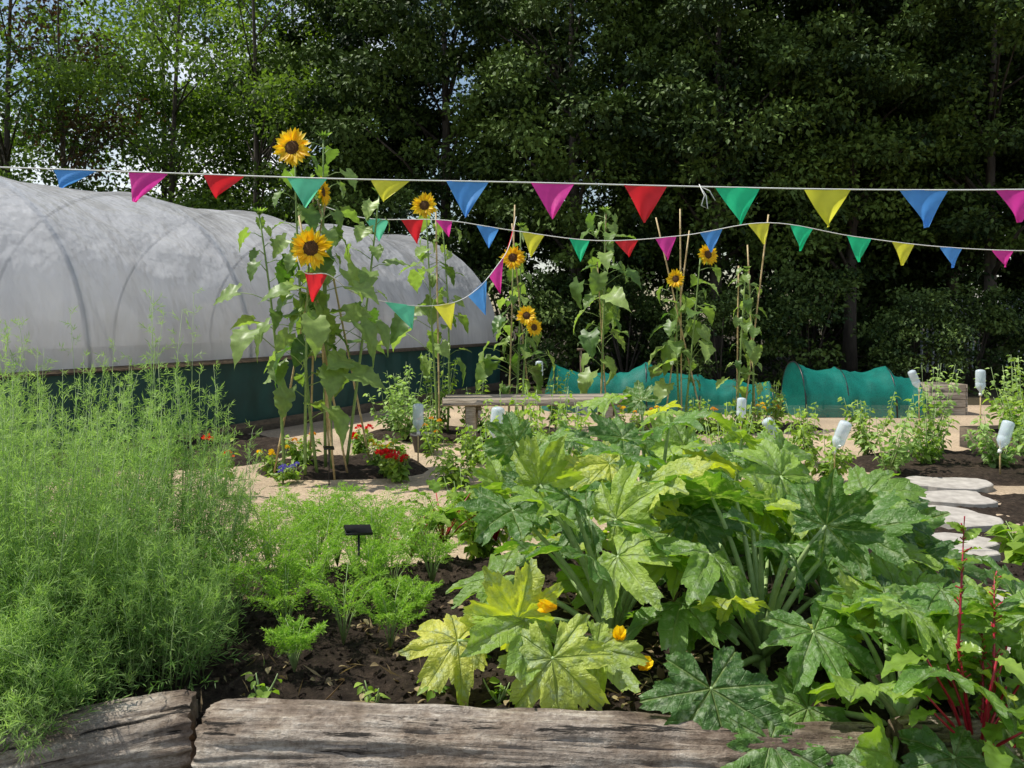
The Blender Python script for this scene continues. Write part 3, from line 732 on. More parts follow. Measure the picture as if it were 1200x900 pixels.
courgette((.25, 4.95, .2), 16, 6, rad=.42, hmax=.60, sz=.19, yellow=.18)
courgette((1.68, 3.0, .18), 18, 7, rad=.42, hmax=.38, sz=.21, yellow=.2)
courgette((1.35, 2.85, .16), 14, 17, rad=.40, hmax=.34, hmin=.08, sz=.20, yellow=.15, extra=[((1.1, 2.52, .2), (-.1, -.7, -.5), (0, -.6, 1), .2, .4), ((1.35, 2.5, .25), (.1, -.7, -.5), (0, -.6, 1), .21, .3), ((1.6, 2.55, .2), (.3, -.7, -.5), (0, -.6, 1), .19, .6)])
courgette((.9, 5.5, .1), 18, 8, rad=.55, hmax=.82, sz=.20, yellow=.18)

# ------------------------------------------------------------------ generic leafy plants
def leafy(base, h, spread, nst, nl, ls, seed, label, cat, group=None, name='vegetable_plant', tm=OVAL, mat='veg', flowers=None, droop=-.2):
    rg = np.random.default_rng(seed); g = Geo(); gs = Geo(); fl = []; b0 = np.array(base, float)
    for k in range(nst):
        a = rg.uniform(0, 6.28); rr = spread * rg.random() ** .5; hh = h * rg.uniform(.6, 1.08)
        tp = b0 + np.array([math.cos(a) * rr, math.sin(a) * rr, hh]); c1 = b0 + np.array([math.cos(a) * rr * .7, math.sin(a) * rr * .7, hh * .45])
        def q(t): return (1 - t)[:, None] ** 2 * b0 + (2 * t * (1 - t))[:, None] * c1 + (t * t)[:, None] * tp
        pts = q(np.linspace(0, 1, 5)); gs.tube(pts, [.006, .005, .004, .003, .002], 5)
        t = rg.uniform(.15, 1, nl); P = q(t); D = rg.normal(size=(nl, 3)); D[:, 2] = D[:, 2] * .3 + droop; D = norm(D)
        ss = ls * rg.uniform(.5, 1.25, nl) * (1.15 - .4 * t); P2 = P + D * (ss * .35)[:, None]
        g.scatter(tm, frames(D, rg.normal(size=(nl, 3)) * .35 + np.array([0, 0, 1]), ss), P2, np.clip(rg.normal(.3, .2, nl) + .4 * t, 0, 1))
        if flowers and k % flowers[2] == 0: fl.append(tp)
    e = empty(name, base); g.build('foliage', [M[mat]], base, e); gs.build('stems', [M['palestem']], base, e)
    for tp in fl:
        gf = Geo(); n = 34; v = rdir(n); v[:, 2] = abs(v[:, 2])
        gf.scatter(KITE, frames(v + rdir(n) * .5, rdir(n), np.full(n, flowers[1])), tp + v * flowers[1] * .7, rg.random(n)); gf.build('flower', [M[flowers[0]]], base, e, False)
    return T(e, label, cat, group)
VG = 'vegetable plants around the beds'
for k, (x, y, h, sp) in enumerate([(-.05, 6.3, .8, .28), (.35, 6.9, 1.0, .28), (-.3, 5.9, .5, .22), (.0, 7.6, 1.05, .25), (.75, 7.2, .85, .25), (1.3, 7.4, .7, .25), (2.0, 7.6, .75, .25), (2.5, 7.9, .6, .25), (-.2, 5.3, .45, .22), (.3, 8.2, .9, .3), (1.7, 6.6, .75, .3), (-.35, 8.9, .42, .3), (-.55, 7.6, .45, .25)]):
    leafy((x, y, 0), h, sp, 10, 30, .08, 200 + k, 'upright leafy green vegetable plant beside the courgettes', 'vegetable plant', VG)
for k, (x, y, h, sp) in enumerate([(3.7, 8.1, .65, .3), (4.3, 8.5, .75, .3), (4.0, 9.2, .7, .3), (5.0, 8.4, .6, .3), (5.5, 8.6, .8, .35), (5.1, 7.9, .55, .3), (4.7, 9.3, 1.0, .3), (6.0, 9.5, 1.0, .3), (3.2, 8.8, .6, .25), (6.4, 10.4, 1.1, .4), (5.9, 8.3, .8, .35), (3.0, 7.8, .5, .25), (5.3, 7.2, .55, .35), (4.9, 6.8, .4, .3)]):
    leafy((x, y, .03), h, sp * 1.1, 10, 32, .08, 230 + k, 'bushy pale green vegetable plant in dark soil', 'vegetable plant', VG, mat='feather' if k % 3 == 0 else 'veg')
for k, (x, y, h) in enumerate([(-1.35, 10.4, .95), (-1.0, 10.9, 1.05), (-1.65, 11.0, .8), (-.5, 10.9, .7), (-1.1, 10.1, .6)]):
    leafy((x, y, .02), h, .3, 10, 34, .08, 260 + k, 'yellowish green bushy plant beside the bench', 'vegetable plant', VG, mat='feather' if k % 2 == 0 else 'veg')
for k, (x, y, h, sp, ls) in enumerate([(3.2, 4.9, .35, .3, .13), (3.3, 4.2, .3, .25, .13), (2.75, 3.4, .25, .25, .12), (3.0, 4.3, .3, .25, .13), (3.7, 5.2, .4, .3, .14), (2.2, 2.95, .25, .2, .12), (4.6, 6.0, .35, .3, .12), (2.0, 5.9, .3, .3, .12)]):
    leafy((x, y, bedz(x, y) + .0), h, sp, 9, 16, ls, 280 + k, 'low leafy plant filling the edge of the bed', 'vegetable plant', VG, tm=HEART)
for k, (x, y) in enumerate([(-.3, 3.1), (-.5, 3.0), (-.15, 3.35), (-.9, 2.95), (-.05, 3.0), (.6, 2.9), (-.35, 3.45)]):
    leafy((x, y, bedz(x, y)), .09, .06, 4, 5, .05, 380 + k, 'tiny green seedling weed in bare soil', 'seedling', 'seedlings in the soil', 'seedling')
GF = 'bedding flowers'
for k, (x, y, h, s) in enumerate([(-1.08, 7.85, .28, .036), (-1.20, 8.05, .28, .034), (-1.72, 9.3, .28, .035)]):
    leafy((x, y, .03), h, .13, 9, 20, .07, 300 + k, 'red geranium with round flower heads in soil', 'geranium', GF, 'geranium_plant', HEART, flowers=('redpetal', s, 2))
leafy((-2.55, 7.2, .0), .55, .12, 5, 12, .07, 310, 'single red flower beside the feathery bush', 'geranium', GF, 'geranium_plant', HEART, flowers=('redpetal', .04, 3))
for k, (x, y) in enumerate([(-2.2, 7.75), (-2.08, 7.85)]):
    leafy((x, y, .03), .16, .13, 8, 12, .05, 320 + k, 'low violet blue bedding flower at the bed edge', 'flower', GF, 'bedding_flower', flowers=('bluepetal', .02, 2))
for k, (x, y, h) in enumerate([(-2.4, 8.2, .25), (-2.2, 8.6, .3), (1.4, 11.0, .35), (1.75, 11.1, .35), (2.05, 11.0, .33), (2.7, 11.0, .3), (3.3, 11.1, .35), (3.6, 11.2, .4), (-1.4, 8.5, .3), (-.9, 9.4, .35)]):
    leafy((x, y, .03), h, .16, 9, 16, .06, 330 + k, 'marigold with small orange and yellow flowers', 'marigold', GF, 'marigold_plant', flowers=('orange' if k % 2 else 'petal', .022, 2))
for k, (x, y, h) in enumerate([(3.55, 11.2, .7), (3.15, 11.1, .5), (2.5, 11.1, .5), (-2.15, 8.5, .3), (-1.3, 8.7, .3), (.6, 11.3, .8)]):
    leafy((x, y, .03), h, .22, 9, 22, .08, 350 + k, 'leafy green bedding plant at the stake bases', 'plant', VG, 'bedding_plant')

# chard
def chard(base, h, n, seed, stalks=0, ls=.22, label='chard plant with glossy leaves and red stems', sm='redstem'):
    rg = random.Random(seed); g = Geo(); gs = Geo(); b0 = Vector(base)
    for k in range(n):
        a = k * 2.4 + rg.random(); rr = h * rg.uniform(.15, .55); hh = h * rg.uniform(.4, .9); p = b0 + Vector((math.cos(a) * rr, math.sin(a) * rr, hh))
        gs.tube([b0, b0.lerp(p, .5) + Vector((0, 0, hh * .12)), p], [.006, .005, .003], 6)
        g.scatter(CH[k % 4], frames([Vector((math.cos(a), math.sin(a), rg.uniform(.1, .9)))], [Vector((-math.cos(a) * .5 + rg.gauss(0, .3), -math.sin(a) * .5 + rg.gauss(0, .3), 1))], [ls * rg.uniform(.7, 1.3)]), np.array([p]), np.array([rg.random()]))
    for k in range(stalks):
        a = rg.uniform(0, 6.28); tp = b0 + Vector((math.cos(a) * .08 + .04, math.sin(a) * .08, h * (1.75 - .4 * k))); c = b0.lerp(tp, .5) + Vector((math.cos(a) * .04, 0, 0))
        gs.tube([b0, c, tp], [.007, .005, .0015], 6)
        for i in range(54):
            t = rg.uniform(.3, 1); q = (b0.lerp(c, t * 2) if t < .5 else c.lerp(tp, t * 2 - 1)); d = Vector((rg.gauss(0, 1), rg.gauss(0, 1), 1.2)).normalized()
            L_ = rg.uniform(.01, .035); gs.tube([q, q + d * L_], [.0015, .0025], 4)
            if i % 3 == 0: g.scatter(CH[i % 4], frames([d], [Vector((rg.gauss(0, 1), rg.gauss(0, 1), 1))], [rg.uniform(.03, .08)]), np.array([q]), np.array([rg.random()]))
    e = empty('chard_plant', base); g.build('foliage', [M['chard']], base, e); gs.build('stems', [M[sm]], base, e)
    return T(e, label, 'chard plant', 'chard plants')
chard((1.50, 2.64, .12), .46, 16, 5, 3, .15, 'bolting chard with tall crimson stalks over the log')
chard((1.66, 2.66, .1), .38, 14, 6, 0, .17, 'leafy green chard plant beside the crimson stalks', 'palestem')
chard((-.42, 5.0, .2), .38, 12, 8, 0, .2); chard((-.58, 4.75, .2), .3, 10, 9, 0, .16)
chard((-.1, 5.1, .2), .36, 12, 10, 0, .2)

# ------------------------------------------------------------------ sunflowers
def head(c, d, dia, parent, O):
    c = np.array(c, float); d = norm(np.array(d, float)); x = np.cross(d, [0, 0, 1.0]); x /= np.linalg.norm(x); y = np.cross(d, x); rd = dia * .22
    g = Geo(); n = 16; a = np.arange(n) * 2 * math.pi / n; rv = np.cos(a)[:, None] * x + np.sin(a)[:, None] * y
    g.scatter(SEPAL, frames(rv - d * .15, np.repeat(d[None], n, 0), np.full(n, dia * .36)), c - d * .02 + rv * rd * .55, rng.random(n))
    V = []; F = []
    for i in range(4):
        for j in range(16):
            q = c - d * (.012 + .035 * (1 - i / 3)) + (math.cos(j * .3927) * x + math.sin(j * .3927) * y) * rd * (.25 + .75 * i / 3); V.append(q)
    for i in range(3):
        for j in range(16): F.append((i * 16 + j, i * 16 + (j + 1) % 16, (i + 1) * 16 + (j + 1) % 16, (i + 1) * 16 + j))
    F.append(tuple(range(16))); g.add(V, F)
    hd = g.build('flower_head', [M['sun']], O, parent)
    g = Geo()
    for ring, (n, ln, tl) in enumerate(((22, .35, .05), (20, .32, .25), (14, .24, .5))):
        a = (np.arange(n) + ring * .5 + rng.normal(size=n) * .22) * 2 * math.pi / n; rv = np.cos(a)[:, None] * x + np.sin(a)[:, None] * y
        g.scatter(PETAL, frames(rv + d * (tl + rng.normal(size=(n, 1)) * .16), d[None] + rng.normal(size=(n, 3)) * .3, dia * ln * rng.uniform(.75, 1.15, n)), c + rv * rd * .85 + d * .004 * ring, rng.random(n))
    g.build('petals', [M['petal']], O, hd)
    g = Geo(); V = []; F = []
    for i in range(7):
        rr = rd * i / 6
        for j in range(24):
            hgt = .016 + .012 * math.cos(i / 6 * 3.0) - .010 * math.exp(-(i / 2.0) ** 2); V.append(c + d * hgt + (math.cos(j * .2618) * x + math.sin(j * .2618) * y) * rr)
    for i in range(6):
        for j in range(24): F.append((i * 24 + j, i * 24 + (j + 1) % 24, (i + 1) * 24 + (j + 1) % 24, (i + 1) * 24 + j))
    g.add(V, F); g.build('seed_disc', [M['disc']], O, hd)
def sunflower(base, top, nl, ls, seed, heads=[], bud=False, label='tall sunflower tied to bamboo canes', t0=.12):
    rg = np.random.default_rng(seed); O = Vector(base); e = empty('sunflower', O); b0 = np.array(base, float); tp = np.array(top, float)
    c1 = (b0 + tp) / 2 + rg.normal(size=3) * np.array([.08, .08, 0]); H = tp[2] - b0[2]
    def q(t): return (1 - t) ** 2 * b0 + 2 * t * (1 - t) * c1 + t * t * tp
    gs = Geo(); g = Geo(); gs.tube([q(t) for t in np.linspace(0, 1, 12)], list(np.linspace(.017, .008, 12)), 8)
    az = rg.uniform(0, 6.28)
    for k in range(nl):
        t = t0 + (1 - t0) * ((k + .3 * rg.random()) / nl) ** .85; az += 2.4 + rg.normal() * .4; p = q(t)
        s = ls * (1.1 - .5 * max(0, t - .5) * 2) * rg.uniform(.5, 1.3) * (.65 if t < .2 else 1)
        o_ = np.array([math.cos(az), math.sin(az), rg.uniform(.1, .8)]); pl = s * rg.uniform(.5, 1.3); pe = p + o_ * pl
        D = np.array([math.cos(az), math.sin(az), rg.uniform(-1.3, .15)]) + rg.normal(size=3) * .22
        if any(abs(pe[0] - hc[0]) < .24 and abs(pe[2] - hc[2]) < .3 and pe[1] < hc[1] + .15 for hc in HEADS): continue
        gs.tube([p, p + o_ * pl * .55 + np.array([0, 0, .02]), pe], [.005, .004, .003], 5)
        Up = np.array([math.cos(az) * .45, math.sin(az) * .45 - .25, 1]) + rg.normal(size=3) * .35
        g.scatter(SH[rg.integers(4)], frames([D], [Up], [s]), np.array([pe]), np.array([np.clip(rg.normal(.5, .28), 0, 1)]))
    if bud:
        n = 14; a = np.arange(n) * 2.4; rv = np.stack([np.cos(a), np.sin(a), np.full(n, .9)], 1)
        g.scatter(SEPAL, frames(rv, rg.normal(size=(n, 3)) * .2 + np.array([0, 0, 1]), np.full(n, ls * .45)), np.repeat(tp[None], n, 0), rng.random(n))
    for hc, hdv, dia in heads:
        hc = np.array(hc, float); bk = hc - norm(np.array(hdv, float)) * .05; k = q(np.clip((hc[2] - .15 - b0[2]) / H, 0, 1))
        gs.tube([k, (k + bk) / 2 + np.array([0, 0, .06]), bk], [.010, .009, .009], 6); head(hc, hdv, dia, e, O)
    g.build('leaves', [M['sun']], O, e); gs.build('stem', [M['stem']], O, e)
    return T(e, label, 'sunflower', 'sunflowers on bamboo canes')
HEADS = [(-2.12, 7.9, 3.22), (-1.88, 7.66, 2.23), (-1.11, 10.4, 3.0), (.01, 11.3, 2.4), (2.69, 11.25, 2.44), (2.27, 11.35, 2.11), (.2, 11.2, 1.6)]
sunflower((-1.93, 8.1, .05), (-2.12, 8.0, 3.16), 22, .25, 501, [((-2.12, 7.9, 3.22), (-.1, -1, .15), .37)], t0=.28)
sunflower((-1.80, 8.2, .05), (-1.88, 8.1, 2.80), 20, .26, 502, [((-1.86, 8.05, 2.82), (1, -.12, .1), .28)], t0=.28)
sunflower((-2.02, 8.0, .05), (-1.95, 7.85, 2.2), 18, .26, 503, [((-1.88, 7.66, 2.23), (.05, -1, .12), .38)], t0=.22)
sunflower((-1.90, 8.35, .05), (-1.90, 8.25, 3.38), 26, .26, 504, bud=True, t0=.28)
sunflower((-2.25, 8.1, .05), (-2.50, 8.1, 2.6), 18, .25, 505, bud=True, t0=.32)
sunflower((-1.7, 8.4, .05), (-1.36, 8.4, 2.85), 18, .25, 506, bud=True, t0=.36)
sunflower((-.95, 10.6, .05), (-1.10, 10.5, 2.98), 22, .25, 507, [((-1.11, 10.4, 3.0), (-.05, -1, .1), .33)], label='tall thin sunflower with one yellow head by the bench', t0=.3)
sunflower((-.85, 10.8, .05), (-.92, 10.8, 2.8), 15, .24, 508, bud=True, t0=.3)
sunflower((-.05, 11.5, .05), (.02, 11.4, 2.35), 24, .25, 509, [((.01, 11.3, 2.40), (-.1, -1, .15), .33)])
sunflower((.05, 11.6, .05), (.12, 11.6, 2.85), 20, .25, 510, bud=True)
sunflower((.15, 11.4, .05), (.22, 11.3, 1.55), 16, .23, 511, [((.20, 11.2, 1.60), (-.1, -1, .2), .28), ((.30, 11.2, 1.44), (.4, -.8, .1), .25)], label='short sunflower with two small yellow heads')
sunflower((1.30, 12.1, .05), (1.36, 12.0, 3.12), 44, .29, 512, bud=True, label='tall leafy sunflower still in bud', t0=.2)
sunflower((2.42, 11.5, .05), (2.62, 11.4, 2.4), 24, .25, 513, [((2.69, 11.25, 2.44), (.3, -.9, .1), .30)], t0=.25)
sunflower((2.38, 11.6, .05), (2.32, 11.5, 2.1), 22, .25, 514, [((2.27, 11.35, 2.11), (-.5, -.8, .0), .26)], t0=.25)
sunflower((3.15, 11.5, .05), (3.25, 11.4, 2.2), 22, .18, 515, bud=True, label='small leafed climber on tall canes')
sunflower((3.4, 11.6, .05), (3.3, 11.5, 2.25), 22, .18, 516, bud=True, label='small leafed climber on tall canes')

def cane(a, b_, r=.011, lab='bamboo cane supporting the sunflowers'):
    a = Vector(a); b_ = Vector(b_); g = Geo(); pts = []; rr = []; n = max(1, int((b_ - a).length / .28))
    for i in range(n + 1):
        p = a.lerp(b_, i / n)
        if 0 < i < n:
            d = (b_ - a).normalized() * .008; pts += [p - d, p, p + d]; rr += [r, r * 1.3, r]
        else: pts.append(p); rr.append(r)
    g.tube(pts, rr, 7); ob = g.build('bamboo_cane', [M['cane']], a); T(ob, lab, 'cane', 'bamboo canes')
for a, b_ in [((-2.36, 8.1, 0), (-1.85, 8.15, 2.75)), ((-1.85, 8.35, 0), (-2.0, 8.2, 2.9)), ((-1.62, 8.1, 0), (-2.12, 8.15, 2.6)), ((-1.5, 8.7, 0), (-1.95, 8.2, 2.8)), ((-1.72, 7.95, 0), (-1.96, 8.1, 2.2)), ((-2.1, 8.5, 0), (-1.98, 8.3, 2.4)),
              ((-.93, 10.55, 0), (-.98, 10.55, 2.95)), ((-.05, 11.45, 0), (.04, 11.45, 3.15)), ((.28, 11.6, 0), (0, 11.55, 2.9)), ((1.3, 12.05, 0), (1.38, 12.05, 3.1)), ((1.42, 12.2, 0), (1.27, 12.2, 2.4)),
              ((2.7, 11.5, 0), (2.02, 11.5, 2.98)), ((2.38, 11.5, 0), (2.36, 11.5, 3.10)), ((2.15, 11.6, 0), (2.5, 11.55, 2.8)), ((3.22, 11.45, 0), (3.60, 11.5, 3.02)), ((3.15, 11.5, 0), (3.18, 11.5, 2.3)), ((3.45, 11.6, 0), (3.32, 11.55, 2.6))]: cane(a, b_)

# ------------------------------------------------------------------ bunting
def bunting(cord, flags, label, r=.004, tie=None):
    O = Vector(cord[0]); e = empty('bunting', O); T(e, label, 'bunting', 'strings of bunting')
    P = [Vector(p) for p in cord]; Q = []
    for i in range(len(P) - 1):
        p0, p1, p2, p3 = P[max(i - 1, 0)], P[i], P[i + 1], P[min(i + 2, len(P) - 1)]
        for k in range(8):
            t = k / 8; Q.append(.5 * ((2 * p1) + (p2 - p0) * t + (2 * p0 - 5 * p1 + 4 * p2 - p3) * t * t + (3 * p1 - p0 - 3 * p2 + p3) * t ** 3))
    Q.append(P[-1]); g = Geo(); g.tube(Q, r, 6); g.build('cord', [M['cord']], O, e)
    def at(x):
        S = Q[::-1] if Q[0].x > Q[-1].x else Q
        for a, b_ in zip(S[:-1], S[1:]):
            if a.x <= x <= b_.x: return a.lerp(b_, (x - a.x) / max(1e-6, b_.x - a.x))
        return S[0] if x < S[0].x else S[-1]
    for x0, x1, colr, h, sk in flags:
        a = at(x0); b_ = at(x1); dn = Vector((sk, random.uniform(-.15, .15), -1)).normalized(); ph = random.uniform(0, 6); V = []; F = []
        nu, nv = 8, 9
        for j in range(nv):
            v = j / (nv - 1)
            for i in range(nu + 1):
                u = i / nu; p = a.lerp(b_, .5 + (u - .5) * (1 - v * .985)) + dn * v * h
                p.y += .025 * math.sin(u * 5 + v * 3 + ph) * (v + .2) * (h / .24); V.append(tuple(p))
        for j in range(nv - 1):
            for i in range(nu): k = j * (nu + 1) + i; F.append((k, k + 1, k + nu + 2, k + nu + 1))
        g = Geo(); g.add(V, F); g.build('flag', [FL[colr]], O, e)
    if tie:
        g = Geo(); g.tube(tie, .0035, 5); g.build('cord_tie', [M['cord']], O, e)
k5 = 5 / 960
def X5(p): return (p - 600) * k5
front = [(62, 115, 'blue', .14, -.75), (150, 198, 'pink', .20, -.45), (238, 287, 'red', .15, -.4), (336, 384, 'mint', .18, -.1), (434, 481, 'yellow', .14, -.3), (523, 573, 'blue', .225, -.05),
         (622, 673, 'pink', .225, .0), (731, 782, 'red', .225, .0), (838, 891, 'green', .23, .05), (942, 997, 'yellow', .23, .05), (1054, 1112, 'blue', .23, .05), (1166, 1222, 'pink', .2, .1)]
bunting([(-4.8, 5.0, 2.56), (-3.12, 5.0, 2.506), (-2.08, 5, 2.47), (-1.04, 5, 2.435), (0, 5, 2.415), (1.04, 5, 2.39), (2.08, 5, 2.37), (3.12, 5, 2.37), (4.8, 5, 2.40)],
        [(X5(a), X5(b_), c, h, s) for a, b_, c, h, s in front], 'white cord strung with bright triangular flags', .0045,
        [(1.14, 4.99, 2.40), (1.17, 4.98, 2.33), (1.15, 4.98, 2.27), (1.19, 4.98, 2.25), (1.18, 4.98, 2.33), (1.15, 4.99, 2.385), (1.20, 4.98, 2.36), (1.235, 4.98, 2.30)])
k9 = 9.5 / 960
def X9(p): return (p - 600) * k9
def Z9(p): return 1.6 + (370 - p) * k9
back = [(427, 456, 'mint', .26, .1), (470, 496, 'red', .29, .2), (510, 530, 'pink', .2, .3), (558, 585, 'blue', .25, .05), (612, 638, 'yellow', .28, -.1), (667, 691, 'green', .26, .05), (720, 748, 'red', .2, .15), (768, 793, 'pink', .27, .05),
        (820, 847, 'blue', .25, .0), (876, 902, 'yellow', .25, .25), (926, 953, 'green', .29, -.1), (992, 1021, 'green', .29, 0), (1045, 1072, 'yellow', .26, .0), (1101, 1128, 'blue', .24, .0), (1162, 1188, 'pink', .2, .2)]
bunting([(X9(375), 9.5, Z9(240)), (X9(430), 9.5, Z9(256)), (X9(520), 9.5, Z9(258)), (X9(600), 9.5, Z9(270)), (X9(700), 9.5, Z9(282)), (X9(800), 9.5, Z9(276)), (X9(900), 9.5, Z9(261)), (X9(1000), 9.5, Z9(277)), (X9(1100), 9.5, Z9(289)), (X9(1210), 9.5, Z9(294)), (X9(1320), 9.5, Z9(290))],
        [(X9(a), X9(b_), c, h, s) for a, b_, c, h, s in back], 'second cord of coloured flags between the canes', .005)
def C3(x, y, Y): return ((x - 600) * Y / 960, Y, 1.6 + (370 - y) * Y / 960)
bunting([C3(605, 254, 11.3), C3(596, 290, 10.9), C3(582, 312, 10.6), C3(560, 338, 10.2), C3(530, 355, 9.8), C3(480, 358, 9.2), C3(420, 345, 8.4), C3(385, 322, 7.8), C3(355, 318, 7.6), C3(345, 280, 7.7)],
        [((597 - 600) * 11 / 960, (606 - 600) * 11.2 / 960, 'red', .40, -.3), (C3(573, 0, 10.4)[0], C3(590, 0, 10.7)[0], 'pink', .36, .15), (C3(548, 0, 10)[0], C3(570, 0, 10.3)[0], 'blue', .36, .3),
         (C3(508, 0, 9.5)[0], C3(533, 0, 9.8)[0], 'yellow', .32, .25), (C3(452, 0, 8.9)[0], C3(485, 0, 9.2)[0], 'mint', .32, .5), (C3(358, 0, 7.65)[0], C3(384, 0, 7.8)[0], 'red', .27, -.1)], 'drooping cord of flags looped between the sunflowers', .005)
for x, y, h in ((-4.8, 5, 2.7), (4.8, 5, 2.7), (6.97, 9.5, 2.5)):
    g = Geo(); g.tube([(x, y, 0), (x + .01, y, h / 2), (x, y, h)], [.05, .047, .045], 12); T(g.build('wooden_post', [M['timber_dark']], (x, y, 0)), 'round wooden post holding the bunting cord', 'post', 'bunting posts')

# ------------------------------------------------------------------ bottles on canes
def bottle(x, y, z, r=.058, h=.30, tilt=(0, 0)):
    e = empty('plastic_bottle', (x, y, z)); g = Geo(); pr = [(.012, -.02), (.014, .0), (.014, .025), (.7 * r, .06), (r, .09), (r, .13), (r * .93, .14), (r, .15), (r, h - .03), (r * .9, h - .01), (r * .5, h), (.001, h - .012)]
    V = []; F = []
    for rr, zz in pr:
        for j in range(14): V.append((math.cos(j * .4488) * rr, math.sin(j * .4488) * rr, zz))
    for i in range(len(pr) - 1):
        for j in range(14): F.append((i * 14 + j, i * 14 + (j + 1) % 14, (i + 1) * 14 + (j + 1) % 14, (i + 1) * 14 + j))
    g.add(V, F); g.build('body', [M['clear']], parent=e)
    g = Geo(); g.tube([(0, 0, -.03), (0, 0, .005)], .018, 12); g.build('cap', [M['cord']], parent=e)
    e.rotation_euler = (tilt[0], tilt[1], 0)
    T(e, 'clear plastic bottle upturned on a garden cane', 'bottle', 'upturned bottles on canes')
    cane((x, y, 0), (x, y, z + .1), .008, 'short cane holding an upturned bottle')
for x, y, yt, t in [(490, 8.6, 492, (0, 0)), (868, 10.2, 482, (0, .05)), (1077, 12, 446, (0, -.4)), (1149, 10.2, 449, (0, 0)), (580, 7.0, 500, (0, .1)), (917, 8.2, 505, (0, -.6)), (978, 7.6, 512, (.2, .3)), (1172, 8.0, 512, (0, .3)), (632, 12.5, 436, (0, 0)), (770, 9.0, 500, (0, .4))]:
    bottle((x - 600) * y / 960, y, 1.6 + (370 - yt) * y / 960 - .13, tilt=t)

def marker(x, y, z0, h, s=.1):
    e = empty('plant_marker', (x, y, z0)); g = Geo(); g.tube([(0, 0, -.05), (0, .005, h)], .006, 8); g.build('stake', [M['plastic_black']], parent=e)
    g = Geo(); g.box((0, -.01, h + .01), (s, .014, s * .62), .6, bev=.003, tilt=Matrix.Rotation(R(-72), 3, 'X') @ Matrix.Rotation(R(14), 3, 'Y')); g.build('plate', [M['plastic_black']], parent=e)
    T(e, 'small black tilted plate marker on a spike in soil', 'plant marker', 'black plant markers')
marker(-.74, 3.95, .2, .36, .13); marker(2.6, 5.8, 0, .32, .13); marker(-1.72, 7.7, .05, .3, .1)

def pot(x, y, r, h):
    g = Geo(); V = []; F = []; pr = [(r * .7, 0), (r, h * .85), (r * 1.1, h * .86), (r * 1.1, h), (r * .95, h), (r * .9, h * .85), (.001, h * .84)]
    for rr, zz in pr:
        for j in range(20): V.append((x + math.cos(j * .31416) * rr, y + math.sin(j * .31416) * rr, zz))
    for i in range(len(pr) - 1):
        for j in range(20): F.append((i * 20 + j, i * 20 + (j + 1) % 20, (i + 1) * 20 + (j + 1) % 20, (i + 1) * 20 + j))
    g.add(V, F); T(g.build('plant_pot', [M['terracotta']], (x, y, 0)), 'black plastic plant pot on the gravel', 'plant pot', 'plant pots')
pot(-1.05, 9.6, .13, .22)

def crate(cx, cy, sx, sy, h, nb, label, rz=0, mat='timber'):
    O = (cx, cy, 0); e = empty('wooden_planter', O); T(e, label, 'wooden planter', 'timber planters')
    Rm = Matrix.Rotation(rz, 3, 'Z')
    for dx, dy, lx, ly in ((0, -sy / 2, sx, .03), (0, sy / 2, sx, .03), (-sx / 2 - .018, 0, .03, sy + .03), (sx / 2 + .018, 0, .03, sy + .03)):
        g = Geo()
        for k in range(nb):
            hh = h / nb; v = Rm @ Vector((dx, dy, 0)); g.box((cx + v.x, cy + v.y, hh * (k + .5)), (lx, ly, hh - .008), rz, bev=.003)
        g.build('side_panel', [M[mat]], O, e)
    g = Geo(); g.box((cx, cy, h * .42), (sx - .04, sy - .04, h * .84), rz, bev=.01); g.build('soil_fill', [M['soil']], O, e)
crate(7.0, 13.4, .55, .5, .50, 4, 'slatted weathered timber compost box beside the net')
crate(6.0, 9.6, .9, .9, .26, 1, 'low timber planter with leafy plants', R(8), 'timber_dark')
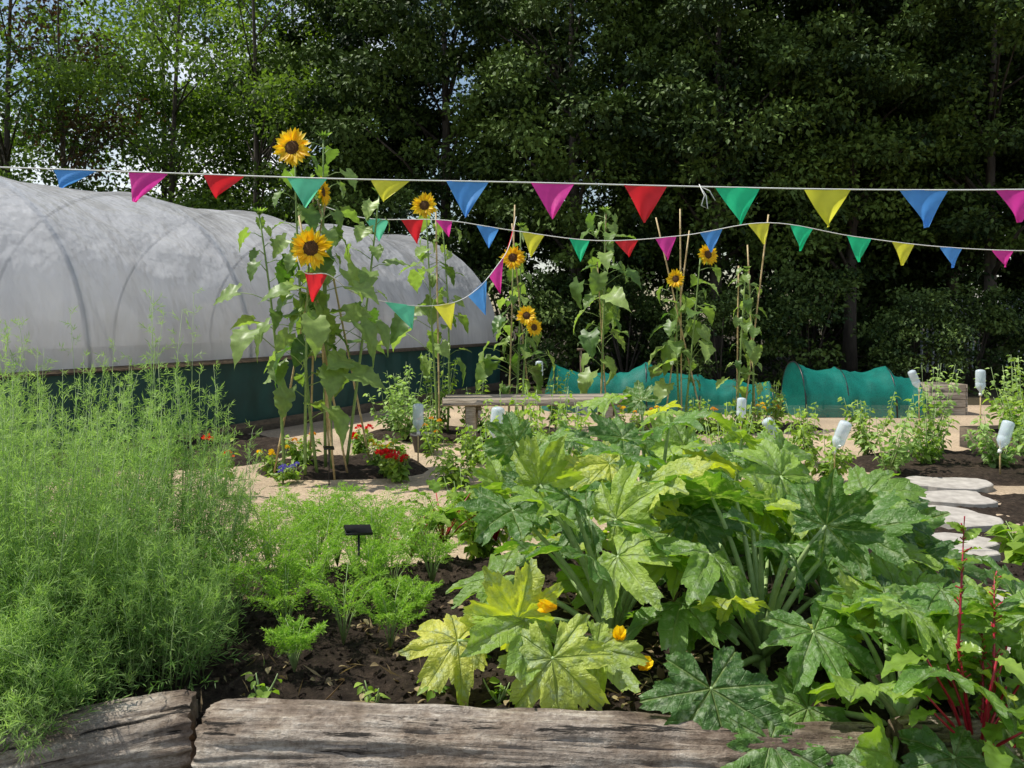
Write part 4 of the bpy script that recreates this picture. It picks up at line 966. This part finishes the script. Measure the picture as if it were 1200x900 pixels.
leafy((5.85, 9.4, .22), .5, .3, 9, 20, .12, 401, 'pale leafy plant in a timber planter', 'vegetable plant', VG)

e = empty('garden_spade', (1.12, 13.1, 0)); g = Geo(); g.tube([(1.12, 13.1, .25), (1.10, 13.1, 1.05)], .02, 8); g.tube([(1.04, 13.1, 1.06), (1.16, 13.1, 1.06)], .02, 8); g.build('handle', [M['timber_dark']], (1.12, 13.1, 0), e)
g = Geo(); g.box((1.12, 13.1, .13), (.17, .015, .27)); g.build('blade', [M['metal']], (1.12, 13.1, 0), e)
T(e, 'dark wooden handled spade stuck in the soil', 'spade')

for k, (x, y, z, s) in enumerate([(2.36, 4.0, None, .27), (2.50, 4.85, None, .26), (3.36, 6.3, .055, .30), (3.72, 6.95, .055, .32), (4.0, 7.55, .055, .32), (2.95, 5.6, .05, .28), (2.25, 3.4, None, .22)]):
    if z is None: z = bedz(x, y) + .018
    g = Geo(); rd = random.Random(k + 3); n = 26; V = []
    ph = [rd.uniform(0, 6) for _ in range(4)]; asp = rd.uniform(.7, 1.0)
    rr = [s * (1 + .10 * math.sin(2 * a + ph[0]) + .08 * math.sin(3 * a + ph[1]) + .04 * math.sin(5 * a + ph[2]) + rd.uniform(-.025, .025)) / max(abs(math.cos(a + ph[3])), abs(math.sin(a + ph[3]))) ** .6 for a in [6.2832 * j / n for j in range(n)]]
    for q, zz in ((1, -.05), (1, .006), (.97, .012)):
        for j in range(n): a = 6.2832 * j / n; V.append((x + math.cos(a) * rr[j] * q * 1.1, y + math.sin(a) * rr[j] * q * asp, z + zz + .004 * math.sin(a * 2)))
    F = [(i * n + j, i * n + (j + 1) % n, (i + 1) * n + (j + 1) % n, (i + 1) * n + j) for i in range(2) for j in range(n)] + [tuple(2 * n + j for j in range(n)), tuple(range(n))[::-1]]
    g.add(V, F); T(g.build('stepping_stone', [M['slab']], (x, y, z), smooth=False), 'flat irregular grey stepping stone set in soil', 'stepping stone', 'stepping stones')
print('verts', sum(len(m.vertices) for m in bpy.data.meshes))
